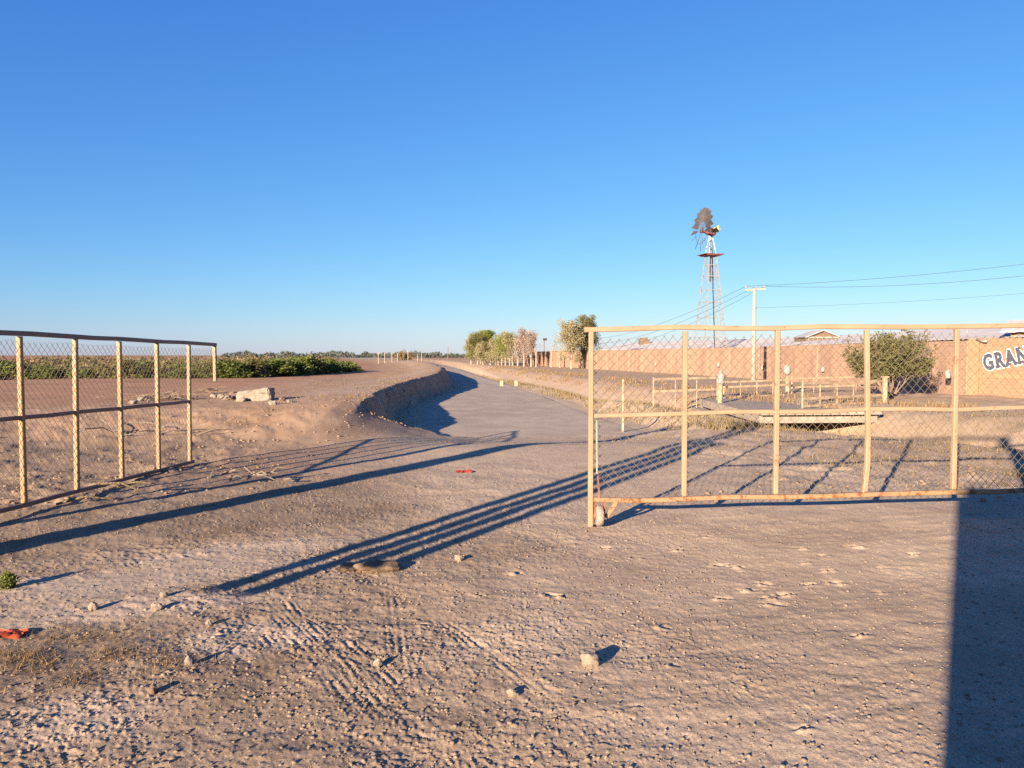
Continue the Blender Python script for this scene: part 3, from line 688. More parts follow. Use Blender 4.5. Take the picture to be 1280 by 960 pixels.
# scaled into the text's own plane
serif = mbs.build('lettering_serif', M['navy'], sign); serif.matrix_local = Matrix.Translation(sdir * tsx + sn * 0.0 + Vector((0, 0, tz))) @ Matrix((sdir, Vector((0, 0, 1)), sn)).transposed().to_4x4() @ Matrix.Rotation(trot, 4, 'Z') @ Matrix.Diagonal((0.76, 1.16, 1.0, 1.0))
mb = MB(); pp = S0 + sdir * 0.3 + sn * 0.1; mb.tube([pp + Vector((0, 0, 2.20)), pp + sdir * 0.25 + sn * 0.05 + Vector((0, 0, 2.12)), pp + sdir * 0.4 + sn * 0.1 + Vector((0, 0, 2.12))], 0.035, 8)
tag(mb.build('spout', M['white'], None, True), 'short white pipe spout on top of the ochre pilaster', 'pipe')

# wall lamps
lamp0 = None
def wall_point(px, wa, wb):
    q = (px - CX) / F; a = Vector((*wa, 0)); d = Vector((*wb, 0)) - a
    t = (q * a.y - a.x) / (d.x - q * d.y); return a + d * t
for px, py, wa, wb, n_, lab in ((955, 459, W0, W1, nA, 'small white wall lamp next to the dark corner shadow strip'),
                               (1031, 461, W0, W1, nA, 'white wall lamp on the salmon wall above the low railings'),
                               (1203, 467, W0, W1, nA, 'white wall lamp beside the ochre pilaster'),
                               (821, 455, (14.83, 46.7), W2, nB, 'tiny white wall lamp on the long wall behind the first bay of the gate'),
                               (900, 456, (14.83, 46.7), W2, nB, 'small white wall lamp on the long wall above the valve post')):
    if px == 1203: c = S0 + Vector((-0.35, 0.55, 0)); n_ = sn
    else: c = wall_point(px, wa, wb)
    z = zat(py, c.y)
    if lamp0 is None:
        lamp0 = empty('wall_lamp', (0, 0, 0), lab, 'lamp', 'white lamps along the brick wall')
        m_ = MB(); m_.lathe((0, -0.10, -0.24), (0, 0, 1), [(0.10, 0), (0.13, 0.04), (0.13, 0.32), (0.08, 0.42), (0.02, 0.46)], 14); m_.build('lamp_shade', M['white'], lamp0, True)
        m_ = MB(); m_.box((0, -0.01, 0.02), (0.20, 0.04, 0.34)); m_.build('back_plate', M['polecon'], lamp0)
        k = lamp0
    else: k = copy_tree(lamp0)
    k['label'] = lab; k.scale = (0.62, 0.62, 0.62) if px != 1203 else (0.7, 0.7, 0.7)
    k.location = (c.x + n_.x * 0.05, c.y + n_.y * 0.05, z); k.rotation_euler = (0, 0, math.atan2(n_.y, n_.x) + R(90))

# ------------------------------------------------------------------ sheds and roofs behind the wall
def shed(name, a, b, dep, ze, rise, label, wallm, roofm, cat='shed', n=0, over=0.4):
    """a, b ends of the front eave; dep behind; corrugated gable roof"""
    a = Vector((*a, 0)); b = Vector((*b, 0)); d = (b - a); L_ = d.length; d /= L_; nb = Vector((d.y, -d.x, 0))
    if nb.y < 0: nb = -nb
    o = empty(name, a, label, cat)
    mb = MB(); v = [Vector((0, 0, 0)), d * L_, d * L_ + nb * dep, nb * dep]; zz = Vector((0, 0, ze - 0.05))
    top = [k + zz for k in v]; rd_ = Vector((0, 0, ze + rise - 0.07))
    ra = nb * dep / 2 + rd_; rb = d * L_ + nb * dep / 2 + rd_
    mb.add([k - Vector((0, 0, 0.3)) for k in v] + top + [ra, rb], [(0, 1, 5, 4), (1, 2, 6, 9, 5), (2, 3, 7, 6), (3, 0, 4, 8, 7)])
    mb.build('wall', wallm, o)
    mb = MB(); N = int(L_ / 0.38)
    for sgn, e0 in ((1, -over), (-1, dep + over)):
        vv = []; ff = []
        for i in range(N * 2 + 1):
            s = -0.3 + (L_ + 0.6) * i / (N * 2); h = 0.03 if i % 2 else 0.0
            sl = rise / (dep / 2)
            vv += [d * s + nb * e0 + Vector((0, 0, ze - over * sl + h)), d * s + nb * (dep / 2) + Vector((0, 0, ze + rise + h))]
            vv += [vv[-2] - Vector((0, 0, 0.05)), vv[-1] - Vector((0, 0, 0.05))]
        for i in range(N * 2):
            k = 4 * i; ff += [(k, k + 4, k + 5, k + 1), (k + 2, k + 3, k + 7, k + 6), (k, k + 2, k + 6, k + 4)]
        mb.add(vv, ff)
    mb.build('roof', roofm, o)
    return o
s1 = shed('long_shed', (atd(750, 104).x, 104), (atd(1012, 66).x, 66), 10, 2.42, 0.95, 'long low shed with grey sheet roof behind the windmill wall', M['dark'], M['roofmetal'])
s2 = shed('long_shed', (atd(1016, 66).x, 66), (24.6, 20.0), 5, 2.42, 0.32, 'low shed with grey roof just behind the wall with the leafy bush', M['dark'], M['roofmetal'])
s3 = shed('long_shed', (atd(1045, 84).x, 84), (34.0, 25.0), 7, 2.98, 0.55, 'middle shed whose dark eaves show above a lower shed roof', M['dark'], M['roofmetal'])
s4 = shed('long_shed', (atd(1040, 106).x, 106), (46.0, 38.0), 9, 3.9, 0.55, 'rearmost long shed whose roof tops two lower shed roofs', M['dark'], M['roofmetal'])
# small gabled roof facing the track
g0 = empty('gable_house', atd(1027, 60, 0), 'small hut with brown gable and white trim among the shed roofs', 'hut')
mb = MB(); hw = 1.25; zb2, ze2, zr2 = 0.0, zat(421, 60), zat(413.5, 60)
mb.add([(-hw, 0, 0), (hw, 0, 0), (hw, 2.5, 0), (-hw, 2.5, 0), (-hw, 0, ze2), (hw, 0, ze2), (hw, 2.5, ze2), (-hw, 2.5, ze2), (0, 0, zr2), (0, 2.5, zr2)], [(0, 1, 5, 8, 4), (1, 2, 6, 5), (2, 3, 7, 9, 6), (3, 0, 4, 7)]); mb.build('wall', M['clod'], g0)
mb = MB()
for s in (-1, 1):
    mb.add([(s * (hw + .15), -0.3, ze2 - 0.02), (0, -0.3, zr2 + 0.05), (0, 2.6, zr2 + 0.05), (s * (hw + .15), 2.6, ze2 - 0.02), (s * (hw + .15), -0.3, ze2 - 0.08), (0, -0.3, zr2 - 0.01), (0, 2.6, zr2 - 0.01), (s * (hw + .15), 2.6, ze2 - 0.08)], [(0, 1, 2, 3), (4, 7, 6, 5), (0, 4, 5, 1)])
mb.build('roof', M['roofmetal'], g0)
mb = MB(); mb.bar((-hw - .1, -0.05, ze2 - 0.05), (hw + .1, -0.05, ze2 - 0.05), 0.08, 0.12); mb.build('trim', M['white'], g0)
mb = MB()
for k in range(-3, 4): mb.bar((k * 0.35, -0.03, ze2 - 0.12), (k * 0.35, -0.03, ze2 - 0.75), 0.05, 0.05)
mb.build('railing', M['white'], g0)
# brick building at the right edge
bx = atd(1263, 30)
b1 = shed('brick_building', (bx.x, bx.y), (bx.x + 5.0, bx.y - 4.5), 2.2, 2.70, 0.35, 'orange brick building with dark roof at the end of the long sheds', M['brick_panel'], M['roofmetal'], 'building')
for nm, px, y0, y1, d, m_ in (('vent_pipe', 1208, 412, 420, 46, M['white']), ('vent_pipe', 1265, 411, 425, 37, M['polecon'])):
    mb = MB(); c = atd(px, d); mb.tube([(c.x, c.y, zat(y1 + 6, d)), (c.x, c.y, zat(y0, d))], 0.06, 8); tag(mb.build(nm, m_, None, True), 'white vent pipe rising before the far shed roof' if px == 1208 else 'pale upright pipe beside the orange brick building', 'pipe')
mb = MB(); c = atd(812, 96); mb.box((c.x, c.y + 4, 3.2), (1.3, 1.3, 1.0)); mb.box((c.x - 0.1, c.y + 4, 3.75), (0.9, 0.9, 0.35)); tag(mb.build('water_tank', M['clod']), 'brown roof tank on the long grey shed', 'tank')
# yard lamp by the far trees
yl = empty('yard_lamp', atd(680, 120), 'thin yard lamp post above the far wall', 'lamp')
zt_ = zat(425, 120); mb = MB(); mb.tube([(0, 0, 0), (0, 0, zt_)], 0.09, 8); mb.build('pole', M['wood'], yl); mb = MB(); mb.box((0.15, 0, zt_ + 0.1), (0.6, 0.3, 0.35)); mb.build('lamp_head', M['dark'], yl)

# ------------------------------------------------------------------ windmill
WD = 75.0
wm = empty('windmill', atd(887, WD), 'steel lattice wind pump with a half broken blade wheel and red platform', 'windmill')
wm.rotation_euler = (0, 0, R(14))
zp = zat(320.5, WD); zh = zat(292, WD)
def half(z): return 1.40 + (0.38 - 1.40) * z / zp
legs = [(1, 1), (-1, 1), (-1, -1), (1, -1)]
for sx, sy in legs:
    mb = MB(); mb.bar((sx * half(0), sy * half(0), -0.1), (sx * half(zp), sy * half(zp), zp), 0.085, 0.085); mb.build('leg', M['galv'], wm)
levels = [1.6, 3.4, zat(397, WD), 6.8, zat(363, WD), 9.3, 10.4]
mb = MB()
for z in levels:
    h = half(z); mb = MB()
    for (a, b) in zip(legs, legs[1:] + legs[:1]): mb.bar((a[0] * h, a[1] * h, z), (b[0] * h, b[1] * h, z), 0.055, 0.055)
    mb.build('girt', M['galv'], wm)
mb = MB()
for z0, z1 in zip(levels[:-1], levels[1:]):
    for (a, b) in zip(legs, legs[1:] + legs[:1]):
        h0, h1 = half(z0), half(z1)
        mb.bar((a[0] * h0, a[1] * h0, z0), (b[0] * h1, b[1] * h1, z1), 0.018); mb.bar((b[0] * h0, b[1] * h0, z0), (a[0] * h1, a[1] * h1, z1), 0.018)
mb.build('cross_brace', M['galv'], wm)
mb = MB()
for s in (0.02, 0.42):
    mb.bar((half(0) * 0.3 + s, -half(0) - 0.02, 0.3), (half(zp) * 0.1 + s * 0.6, -half(zp) - 0.02, zp - 0.2), 0.04)
for i in range(28):
    t_ = i / 28; z = 0.5 + t_ * (zp - 1); h = half(z); x0 = half(0) * 0.3 * (1 - t_) + half(zp) * 0.1 * t_; k = 1 - 0.4 * t_
    mb.bar((x0 + 0.02 * k, -h - 0.02, z), (x0 + 0.42 * k, -h - 0.02, z), 0.03)
mb.build('ladder', M['galv'], wm)
mb = MB(); mb.box((0.02, 0, zp + 0.02), (1.55, 1.55, 0.09))
for i in range(5): mb.box((-0.85 + 0.43 * i, 0, zp + 0.10), (0.34, 1.75, 0.05))
mb.build('platform', M['redpaint'], wm)
mb = MB()
for sx, sy in legs: mb.bar((sx * 0.40, sy * 0.40, zp), (sx * 0.10, sy * 0.10, zh - 0.3), 0.06)
mb.tube([(0, 0, zp - 2.5), (0, 0, zh - 0.2)], 0.10, 8); mb.build('mast', M['galv'], wm)
ax = Vector((-0.953, 0.0625, 0.10)).normalized()           # wheel axis
hub = Vector((0, 0, zh)) + ax * 0.98
mb = MB(); mb.lathe(Vector((0, 0, zh)), ax, [(0.20, -0.45), (0.28, -0.3), (0.28, 0.35), (0.16, 0.55), (0.13, 1.1)], 12); mb.box((0, 0, zh + 0.28), (0.35, 0.35, 0.35)); mb.build('gearbox', M['redpaint'], wm, False)
wl = MB(); wl.lathe(hub, ax, [(0.16, -0.12), (0.16, 0.12)], 12)
e1 = ax.cross(Vector((0, 0, 1))).normalized(); e2 = e1.cross(ax).normalized()
def wp(r_, a): return hub + (e1 * math.cos(a) + e2 * math.sin(a)) * r_
RW = 2.25
for k in range(18):
    a = R(20 * k + 4); s_ = math.sin(a)
    if k % 3 == 0 or s_ > 0: wl.bar(hub, wp(RW * (0.95 if s_ > -0.1 else 0.86), a), 0.035)
for rr, a0, a1 in ((RW * 0.62, -20, 230), (RW * 0.93, 5, 190), (RW * 0.55, 230, 340)):
    n_ = 26; wl.tube([wp(rr, R(a0 + (a1 - a0) * i / n_)) for i in range(n_ + 1)], 0.025, 5)
wheel_o = wl.build('blade_wheel', M['spoke'], wm)
for k in range(18):
    a = R(20 * k + 4); s_ = math.sin(a); up_half = s_ > -0.25
    if not up_half and k % 2 == 0: continue
    r0, r1 = (0.42 * RW, RW) if up_half else (0.42 * RW, RW * (0.80 + 0.15 * ((k * 7) % 3) / 2))
    w0, w1 = (0.24, 0.64) if up_half else (0.10, 0.24)
    tw = R(-34); rad = e1 * math.cos(a) + e2 * math.sin(a); tan = (-e1 * math.sin(a) + e2 * math.cos(a))
    tv = tan * math.cos(tw) + ax * math.sin(tw); nv = rad.cross(tv).normalized()
    c0, c1 = hub + rad * r0, hub + rad * r1
    v = [c0 - tv * w0 / 2, c0 + tv * w0 / 2, c1 + tv * w1 / 2, c1 - tv * w1 / 2]; cm = (c0 + c1) / 2
    v = v + [q + nv * 0.012 for q in v]
    b_mb = MB(); b_mb.add(v, [(3, 2, 1, 0), (4, 5, 6, 7), (0, 1, 5, 4), (1, 2, 6, 5), (2, 3, 7, 6), (3, 0, 4, 7)]); b_mb.build('blade', M['blade'], wheel_o)
tl = MB(); t0 = Vector((0, 0, zh + 0.15)); td_ = Vector((0.62, -0.75, 0.12)).normalized(); tl.bar(t0, t0 + td_ * 1.0, 0.06)
tq = t0 + td_ * 0.25; tzv = Vector((0, 0, 1))
tl.add([tq - tzv * 0.12, tq + td_ * 0.55 - tzv * 0.30, tq + td_ * 0.55 + tzv * 0.42, tq + tzv * 0.22] + [k + Vector((0.02, 0.02, 0)) for k in (tq - tzv * 0.12, tq + td_ * 0.55 - tzv * 0.30, tq + td_ * 0.55 + tzv * 0.42, tq + tzv * 0.22)], [(0, 1, 2, 3), (7, 6, 5, 4), (0, 4, 5, 1), (1, 5, 6, 2), (2, 6, 7, 3)])
tl.build('tail_vane', M['yellowpaint'], wm)

# ------------------------------------------------------------------ power pole and lines
PD = 43.0
pc = atd(942, PD); ztop = zat(361, PD)
pole = empty('utility_pole', (pc.x, pc.y, 0), 'pale concrete power pole with a white crossarm in front of the brick wall', 'utility pole')
mb = MB(); mb.tube([(0, 0, -0.2), (0, 0, ztop)], [0.15, 0.09], 10); mb.build('pole', M['polecon'], pole, True)
mb = MB(); mb.bar((-0.52, 0, ztop - 0.08), (0.60, 0, ztop - 0.02), 0.09, 0.10); mb.build('crossarm', M['polecon'], pole)
for x in (-0.48, 0.08, 0.54):
    mb = MB(); mb.lathe((x, 0, ztop - 0.02 + 0.04), (0, 0, 1), [(0.03, 0), (0.055, 0.05), (0.035, 0.08), (0.05, 0.11), (0.02, 0.15)], 10); mb.build('insulator', M['white'], pole, True)
mb = MB(); mb.lathe((0, 0, zat(385, PD)), (0, 0, 1), [(0.13, -0.03), (0.13, 0.03)], 10); mb.build('clamp', M['galv'], pole)
def wire(a, b, sag, r_, lab, nm='power_line', n=24, grp='overhead lines'):
    a, b = Vector(a), Vector(b); mb = MB()
    mb.tube([a + (b - a) * (i / n) - Vector((0, 0, sag * 4 * (i / n) * (1 - i / n))) for i in range(n + 1)], r_, 4)
    tag(mb.build(nm, M['cable']), lab, 'cable', grp)
for i, (x, dz, lb) in enumerate(((-0.48, 0, 'upper overhead line running from the crossarm to the right edge'), (0.54, 0.0, 'second overhead line running from the crossarm to the right edge, just below the top one'))):
    a = Vector((pc.x + x, pc.y, ztop + 0.13)); tgt = atd(1500, 36, zat(300 + 13 * i, 36))
    wire(a, tgt, 0.35 + 0.25 * i, 0.009, lb)
wire((pc.x, pc.y - 0.1, zat(385, PD)), atd(1500, 38, zat(346, 38)), 0.25, 0.006, 'thin low cable running right from halfway up the power pole')
for i, (x, yy_) in enumerate(((-0.48, 399), (0.08, 405), (0.54, 408))):
    wire((pc.x + x, pc.y, ztop + 0.12), atd(690, 118, zat(413 + 3 * i, 118)), 2.0 + 0.35 * i, 0.010, ('uppermost', 'middle', 'lowest')[i] + ' of the three lines sagging from the pole past the windmill')

# ------------------------------------------------------------------ culvert bridge, railings, valve posts
bridge = empty('culvert_bridge', (6.0, 19.0, 0), 'pale concrete slab bridge over the dry ditch', 'bridge')
mb = MB()
def poly_slab(mb, pts, z0, z1):
    n_ = len(pts); v = [(x, y, z0) for x, y in pts] + [(x, y, z1) for x, y in pts]
    mb.add(v, [tuple(range(n_))[::-1], tuple(range(n_, 2 * n_))] + [(i, (i + 1) % n_, n_ + (i + 1) % n_, n_ + i) for i in range(n_)])
slab = [(6.25, 19.35), (9.35, 19.6), (11.0, 24.5), (8.6, 27.5), (6.4, 26.2)]
poly_slab(mb, [(x - 6.0, y - 19.0) for x, y in slab], -0.07, 0.16); mb.build('deck', M['concrete'], bridge)
mb = MB(); mb.bar((0.2, 0.25, 0.20), (3.35, 0.50, 0.20), 0.22, 0.10); mb.build('kerb', M['concrete'], bridge)
for (a, b) in (((0.0, 0.5), (0.1, 6.5)), ((3.35, 0.9), (4.6, 5.2))):
    mb = MB(); mb.bar((a[0], a[1], -0.5), (b[0], b[1], -0.5), 0.3, 0.85); mb.build('abutment', M['concrete'], bridge)
def railing(name, pa, pb, n, h, rails, lab, rr=0.024, endpost=0.0, dz=0.0):
    o = empty(name, pa, lab, 'railing', 'pipe railings at the ditch bridge')
    d = Vector(pb) - Vector(pa)
    for i in range(n):
        q = d * (i / (n - 1)); e = (i in (0, n - 1)); mb = MB()
        wdt = (endpost if (i == n - 1 and endpost) else rr * (2.0 if e else 1.2))
        hh = h + (0.06 if e else 0)
        mb.bar((q.x, q.y, q.z - 0.15), (q.x, q.y, q.z + hh), wdt, wdt, up=(0, 1, 0), bev=wdt * 0.2); mb.build('post', M['railpaint'], o)
    for f in rails:
        mb = MB(); mb.bar((0, 0, h * f), (d.x, d.y, d.z + h * f), rr * 2.4, rr * 3.1); mb.build('rail', M['railpaint'], o)
    return o
railing('pipe_railing', atd(817, 24.5, 0.02), atd(897, 25.5, 0.05), 4, 0.86, (1.0, 0.55), 'cream two-rail pipe railing before the long wall, left of the valve post', 0.024)
railing('pipe_railing', atd(905, 26.5, 0.10), atd(986, 27.6, 0.15), 5, 0.62, (1.0, 0.72, 0.12), 'cream three-rail railing between the two valve posts', 0.022)
railing('pipe_railing', atd(1003.5, 21.5, 0.16), atd(1106, 23.6, 0.16), 6, 0.72, (0.98, 0.38, 0.08), 'cream railing of many uprights on the bridge, ending at the thick post', 0.023, 0.0)
railing('pipe_railing', atd(990, 28.5, 0.16), atd(1096, 29.8, 0.2), 5, 0.66, (0.95, 0.45), 'cream railing on the far edge of the bridge', 0.02)
def stub(name, px, d, z0, z1, wdt, lab, cat, m=None):
    c = atd(px, d); mb = MB(); mb.bar((c.x, c.y, z0 - 0.1), (c.x, c.y, z1), wdt, wdt, up=(0, 1, 0), bev=wdt * 0.15); mb.box((c.x, c.y, z1 + 0.02), (wdt * 1.4, wdt * 1.4, 0.04))
    return tag(mb.build(name, m or M['railpaint']), lab, cat)
stub('concrete_post', 1106.5, 23.4, 0.1, zat(472, 23.4), 0.125, 'thick cream post where the bridge railing ends', 'post')
v1 = empty('valve_post', atd(900, 23.9, 0), 'thick cream post carrying a white valve head, right of the two-rail railing', 'valve post')
mb = MB(); mb.bar((0, 0, -0.2), (0, 0, zat(480, 23.9)), 0.12, 0.12, up=(0, 1, 0), bev=0.015); mb.build('post', M['railpaint'], v1)
mb = MB(); mb.lathe((0.03, 0, zat(480, 23.9)), (0, 0, 1), [(0.10, 0), (0.12, 0.08), (0.07, 0.12), (0.12, 0.2), (0.13, 0.28), (0.06, 0.33), (0.05, 0.42), (0.0, 0.45)], 14); mb.build('valve_head', M['white'], v1, True)
mb = MB(); mb.tube([(-0.13, 0, zat(470, 23.9)), (0.2, 0, zat(470, 23.9))], 0.035, 8); mb.build('valve_handle', M['rust'], v1)
v2 = empty('valve_post', atd(984, 29.5, 0), 'cream post with a round white meter head behind the three-rail railing', 'valve post')
mb = MB(); mb.bar((0, 0, -0.2), (0, 0, zat(470, 29.5)), 0.10, 0.10, up=(0, 1, 0), bev=0.015); mb.build('post', M['railpaint'], v2)
mb = MB(); mb.lathe((0, 0, zat(469, 29.5)), (0, 0, 1), [(0.06, 0), (0.13, 0.06), (0.15, 0.2), (0.13, 0.34), (0.04, 0.42)], 14); mb.build('meter_head', M['white'], v2, True)
mb = MB(); c = onground(779, 541); mb.bar(c - Vector((0, 0, 0.1)), c + Vector((0.0, 0.02, zat(474, c.y) - c.z)), 0.055, 0.055, up=(0, 1, 0), bev=0.008); tag(mb.build('marker_post', M['railpaint']), 'slim pale upright post standing alone behind the first gate bay', 'post')

# two white blocks on the road
for px, lab in ((627, 'white block with a dark side on the road, the one nearer the bank'), (645, 'plain white block on the road, nearer the dry grass')):
    c = atd(px, 50.5, ROADZ + 0.02); m_ = MB(); m_.box((c.x, c.y, c.z + 0.16), (0.22, 0.2, 0.32)); m_.box((c.x, c.y, c.z + 0.34), (0.16, 0.14, 0.05))
    ob = tag(m_.build('road_block', M['lime']), lab, 'block', 'white blocks on the road')
    if px == 627:
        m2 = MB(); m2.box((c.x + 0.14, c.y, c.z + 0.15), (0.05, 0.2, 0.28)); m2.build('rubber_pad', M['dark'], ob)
mb = MB(); a = atd(629, 50.3, ROADZ + 0.06); b = atd(660, 50.8, ROADZ + 0.06); mb.tube([a, b], 0.03, 6); tag(mb.build('road_rod', M['wood']), 'thin dark rod lying between the white road blocks', 'rod')

# ------------------------------------------------------------------ vegetation
def leaf_cloud(centres, per, spread, size, seed, flat=1.0, upbias=0.0):
    """small leaf quads scattered round the given clump centres -> V, F"""
    r_ = np.random.default_rng(seed); c = np.repeat(np.asarray(centres, float), per, axis=0); n_ = len(c)
    off = r_.normal(0, 1, (n_, 3)); off *= (spread * r_.random((n_, 1)) ** 0.33) / np.linalg.norm(off, axis=1, keepdims=True); off[:, 2] *= flat
    c = c + off
    a = r_.normal(0, 1, (n_, 3)); a[:, 2] += upbias; a /= np.linalg.norm(a, axis=1, keepdims=True)
    b = np.cross(a, r_.normal(0, 1, (n_, 3))); b /= np.linalg.norm(b, axis=1, keepdims=True)
    s = size * (0.6 + 0.8 * r_.random((n_, 1)))
    V = np.stack([c - a * s, c + b * s * 0.45, c + a * s, c - b * s * 0.45], 1).reshape(-1, 3)
    return V, np.arange(n_ * 4).reshape(-1, 4)
def branches(mb, rnd, base, d, length, rad, depth, tips, spread=0.5, up=0.25):
    n_ = 4; pts = [Vector(base)]; dd = Vector(d).normalized()
    for i in range(n_):
        dd = (dd + Vector((rnd.uniform(-1, 1), rnd.uniform(-1, 1), rnd.uniform(-0.6, 1))) * 0.14 + Vector((0, 0, up * 0.2))).normalized()
        pts.append(pts[-1] + dd * length / n_)
    mb.tube(pts, [rad * (1 - 0.14 * i) for i in range(n_ + 1)], 5 if rad > 0.02 else 3, cap=False)
    tips.append(tuple(pts[-1])); tips.append(tuple(pts[2]))
    if depth > 0:
        for k in range(rnd.randint(2, 4)):
            q = pts[rnd.randint(2, n_)]; nd = (dd + Vector((rnd.uniform(-1, 1), rnd.uniform(-1, 1), rnd.uniform(-0.3, 0.8))) * spread).normalized()
            branches(mb, rnd, q, nd, length * rnd.uniform(0.5, 0.75), rad * 0.55, depth - 1, tips, spread, up)

def shrub_variant(seed, h, wd, leafm, per=40, size=0.05, twig=True):
    rnd = random.Random(seed)
    o = empty('shrub', (0, 0, 0), 'x', 'shrub')
    mb = MB(); tips = []
    for k in range(7):
        a = rnd.uniform(0, 6.28); branches(mb, rnd, (0.03 * wd * math.cos(a), 0.03 * wd * math.sin(a), 0), (math.cos(a) * 0.7 * wd, math.sin(a) * 0.7 * wd, h), 0.5 * h, 0.018, 1, tips, 0.9)
    mb.build('stem', M['bark'], o)
    cl = [(t_[0], t_[1], t_[2]) for t_ in tips]
    for k in range(26):
        a = rnd.uniform(0, 6.28); q = rnd.random() ** 0.5 * wd; zz = rnd.uniform(0.1, 1.0) * h * (1 - 0.45 * (q / wd) ** 2); cl.append((q * math.cos(a), q * math.sin(a), zz))
    V, Fc = leaf_cloud(cl, per, 0.20 * h + 0.03, size, seed)
    V[:, 2] = np.maximum(V[:, 2], 0.01)
    np_mesh('foliage', V, Fc, leafm, o)
    return o
variants = [shrub_variant(11, 1.05, 0.75, M['leaf_green'], 30, 0.07), shrub_variant(12, 0.9, 0.85, M['leaf_green'], 30, 0.07), shrub_variant(13, 1.15, 0.7, M['leaf_olive'], 26, 0.07), shrub_variant(14, 0.8, 0.8, M['leaf_olive'], 26, 0.06)]
rnd = random.Random(5)
used = set()
def put_shrub(i, x, y, s, label, group):
    o = variants[i]
    if i in used: o = copy_tree(variants[i])
    used.add(i)
    o.location = (x, y, gz(x, y) - 0.05); o.scale = (s * rnd.uniform(0.9, 1.2), s * rnd.uniform(0.9, 1.2), 0.74 * s * rnd.uniform(0.85, 1.1)); o.rotation_euler = (0, 0, rnd.uniform(0, 6.28))
    o['label'] = label; o['group'] = group; o['category'] = 'shrub'
line = [(-30, 40.5), (-26, 41.5), (-20, 43), (-15.6, 45), (-13.6, 52), (-12.6, 61)]
def on_line(t_):
    k = t_ * (len(line) - 1); i = min(int(k), len(line) - 2); f = k - i
    return (line[i][0] + (line[i + 1][0] - line[i][0]) * f, line[i][1] + (line[i + 1][1] - line[i][1]) * f)
for i in range(30):
    x, y = on_line((i + 0.5) / 30); s = 1.12 if y < 44.5 else 1.45
    if i == 12: continue
    put_shrub(i % 2 if rnd.random() < 0.7 else 2, x + rnd.uniform(-.3, .3), y + rnd.uniform(-.4, .4), s * rnd.uniform(0.8, 1.2), 'leafy green shrub in the front hedge row between the red field and the plain', 'shrubs of the front hedge row')
for i in range(26):
    x, y = on_line((i + 0.5) / 26)
    put_shrub(2 + i % 2 if rnd.random() < 0.7 else 0, x * 1.12 - 0.4 + rnd.uniform(-.5, .5), y + 4.5 + rnd.uniform(-1, 1), 1.25 * rnd.uniform(0.8, 1.15), 'dull olive shrub standing behind the front hedge row', 'shrubs of the rear hedge row')
# brown brush further off
rr_ = np.random.default_rng(8); n_ = 900
bxs = rr_.uniform(-60, -16, n_); bys = rr_.uniform(54, 80, n_); bzs = rr_.uniform(0.3, 1.0, n_)
keep = bxs < -16 - (bys - 54) * 0.12
cc = np.stack([bxs, bys, bzs + 0.3], -1)[keep]
V, Fc = leaf_cloud(cc, 14, 0.6, 0.13, 9, 0.6)
tag(np_mesh('brush', V, Fc, [M['leaf_olive'], M['leaf_dry']], mi=(np.arange(len(Fc)) // 14 % 3 == 0).astype(int)), 'mass of dull brown and olive brush beyond the hedge rows', 'brush', kind='stuff')

# wooden fence posts before the hedge
for px, py0, py1, lab in ((270, 444, 472, 'grey wooden post just beyond the end of the yellow gate'), (294, 455, 470, 'short grey wooden post before the hedge, midway in its row'), (315, 450, 470, 'tall pale wooden post before the hedge, farthest from the gate')):
    c = onground(px, py1, 0.4); m_ = MB(); hgt = zat(py0, c.y) - c.z
    m_.tube([c - Vector((0, 0, 0.1)), c + Vector((0.02, 0, hgt * 0.6)), c + Vector((0.0, 0.02, hgt))], [0.07, 0.06, 0.055], 7); tag(m_.build('fence_post', M['wood'], None, True), lab, 'post', 'wooden posts before the hedge')

# the bush at the wall
def big_bush():
    rnd_ = random.Random(21)
    c = Vector((12.75, 25.9, 0)); zg = gz(c.x, c.y); o = empty('bush', (c.x, c.y, zg), 'rounded olive bush with bare twigs growing before the salmon wall', 'bush')
    mb = MB(); tips = []
    for k in range(11):
        a = rnd_.uniform(0, 6.28); branches(mb, rnd_, (0.1 * math.cos(a), 0.1 * math.sin(a), 0), (math.cos(a) * 0.95, math.sin(a) * 0.95, rnd_.uniform(0.9, 1.6)), 1.15, 0.03, 2, tips, 0.75, 0.3)
    mb.build('branch', M['bark'], o)
    cl = [t_ for t_ in tips if t_[2] > 0.75]
    for k in range(90):
        a = rnd_.uniform(0, 6.28); el = rnd_.random(); q = 1.15 * rnd_.random() ** 0.4; cl.append((q * math.cos(a) * math.cos(el), q * math.sin(a) * math.cos(el), 0.95 + 1.0 * el * rnd_.random() ** 0.5 * (1.15 - 0.3 * q)))
    V, Fc = leaf_cloud(cl, 44, 0.27, 0.05, 22); np_mesh('foliage', V, Fc, M['leaf_olive'], o); o.scale = (0.93, 0.93, 0.98)
    mb = MB(); tp = []
    for k in range(16):
        a = rnd_.uniform(0, 6.28); branches(mb, rnd_, (0.06 * math.cos(a), 0.06 * math.sin(a), 0.9), (math.cos(a), math.sin(a), 0.35), 1.25, 0.012, 1, tp, 0.8, 0.1)
    mb.build('twig', M['palebark'], o)
big_bush()

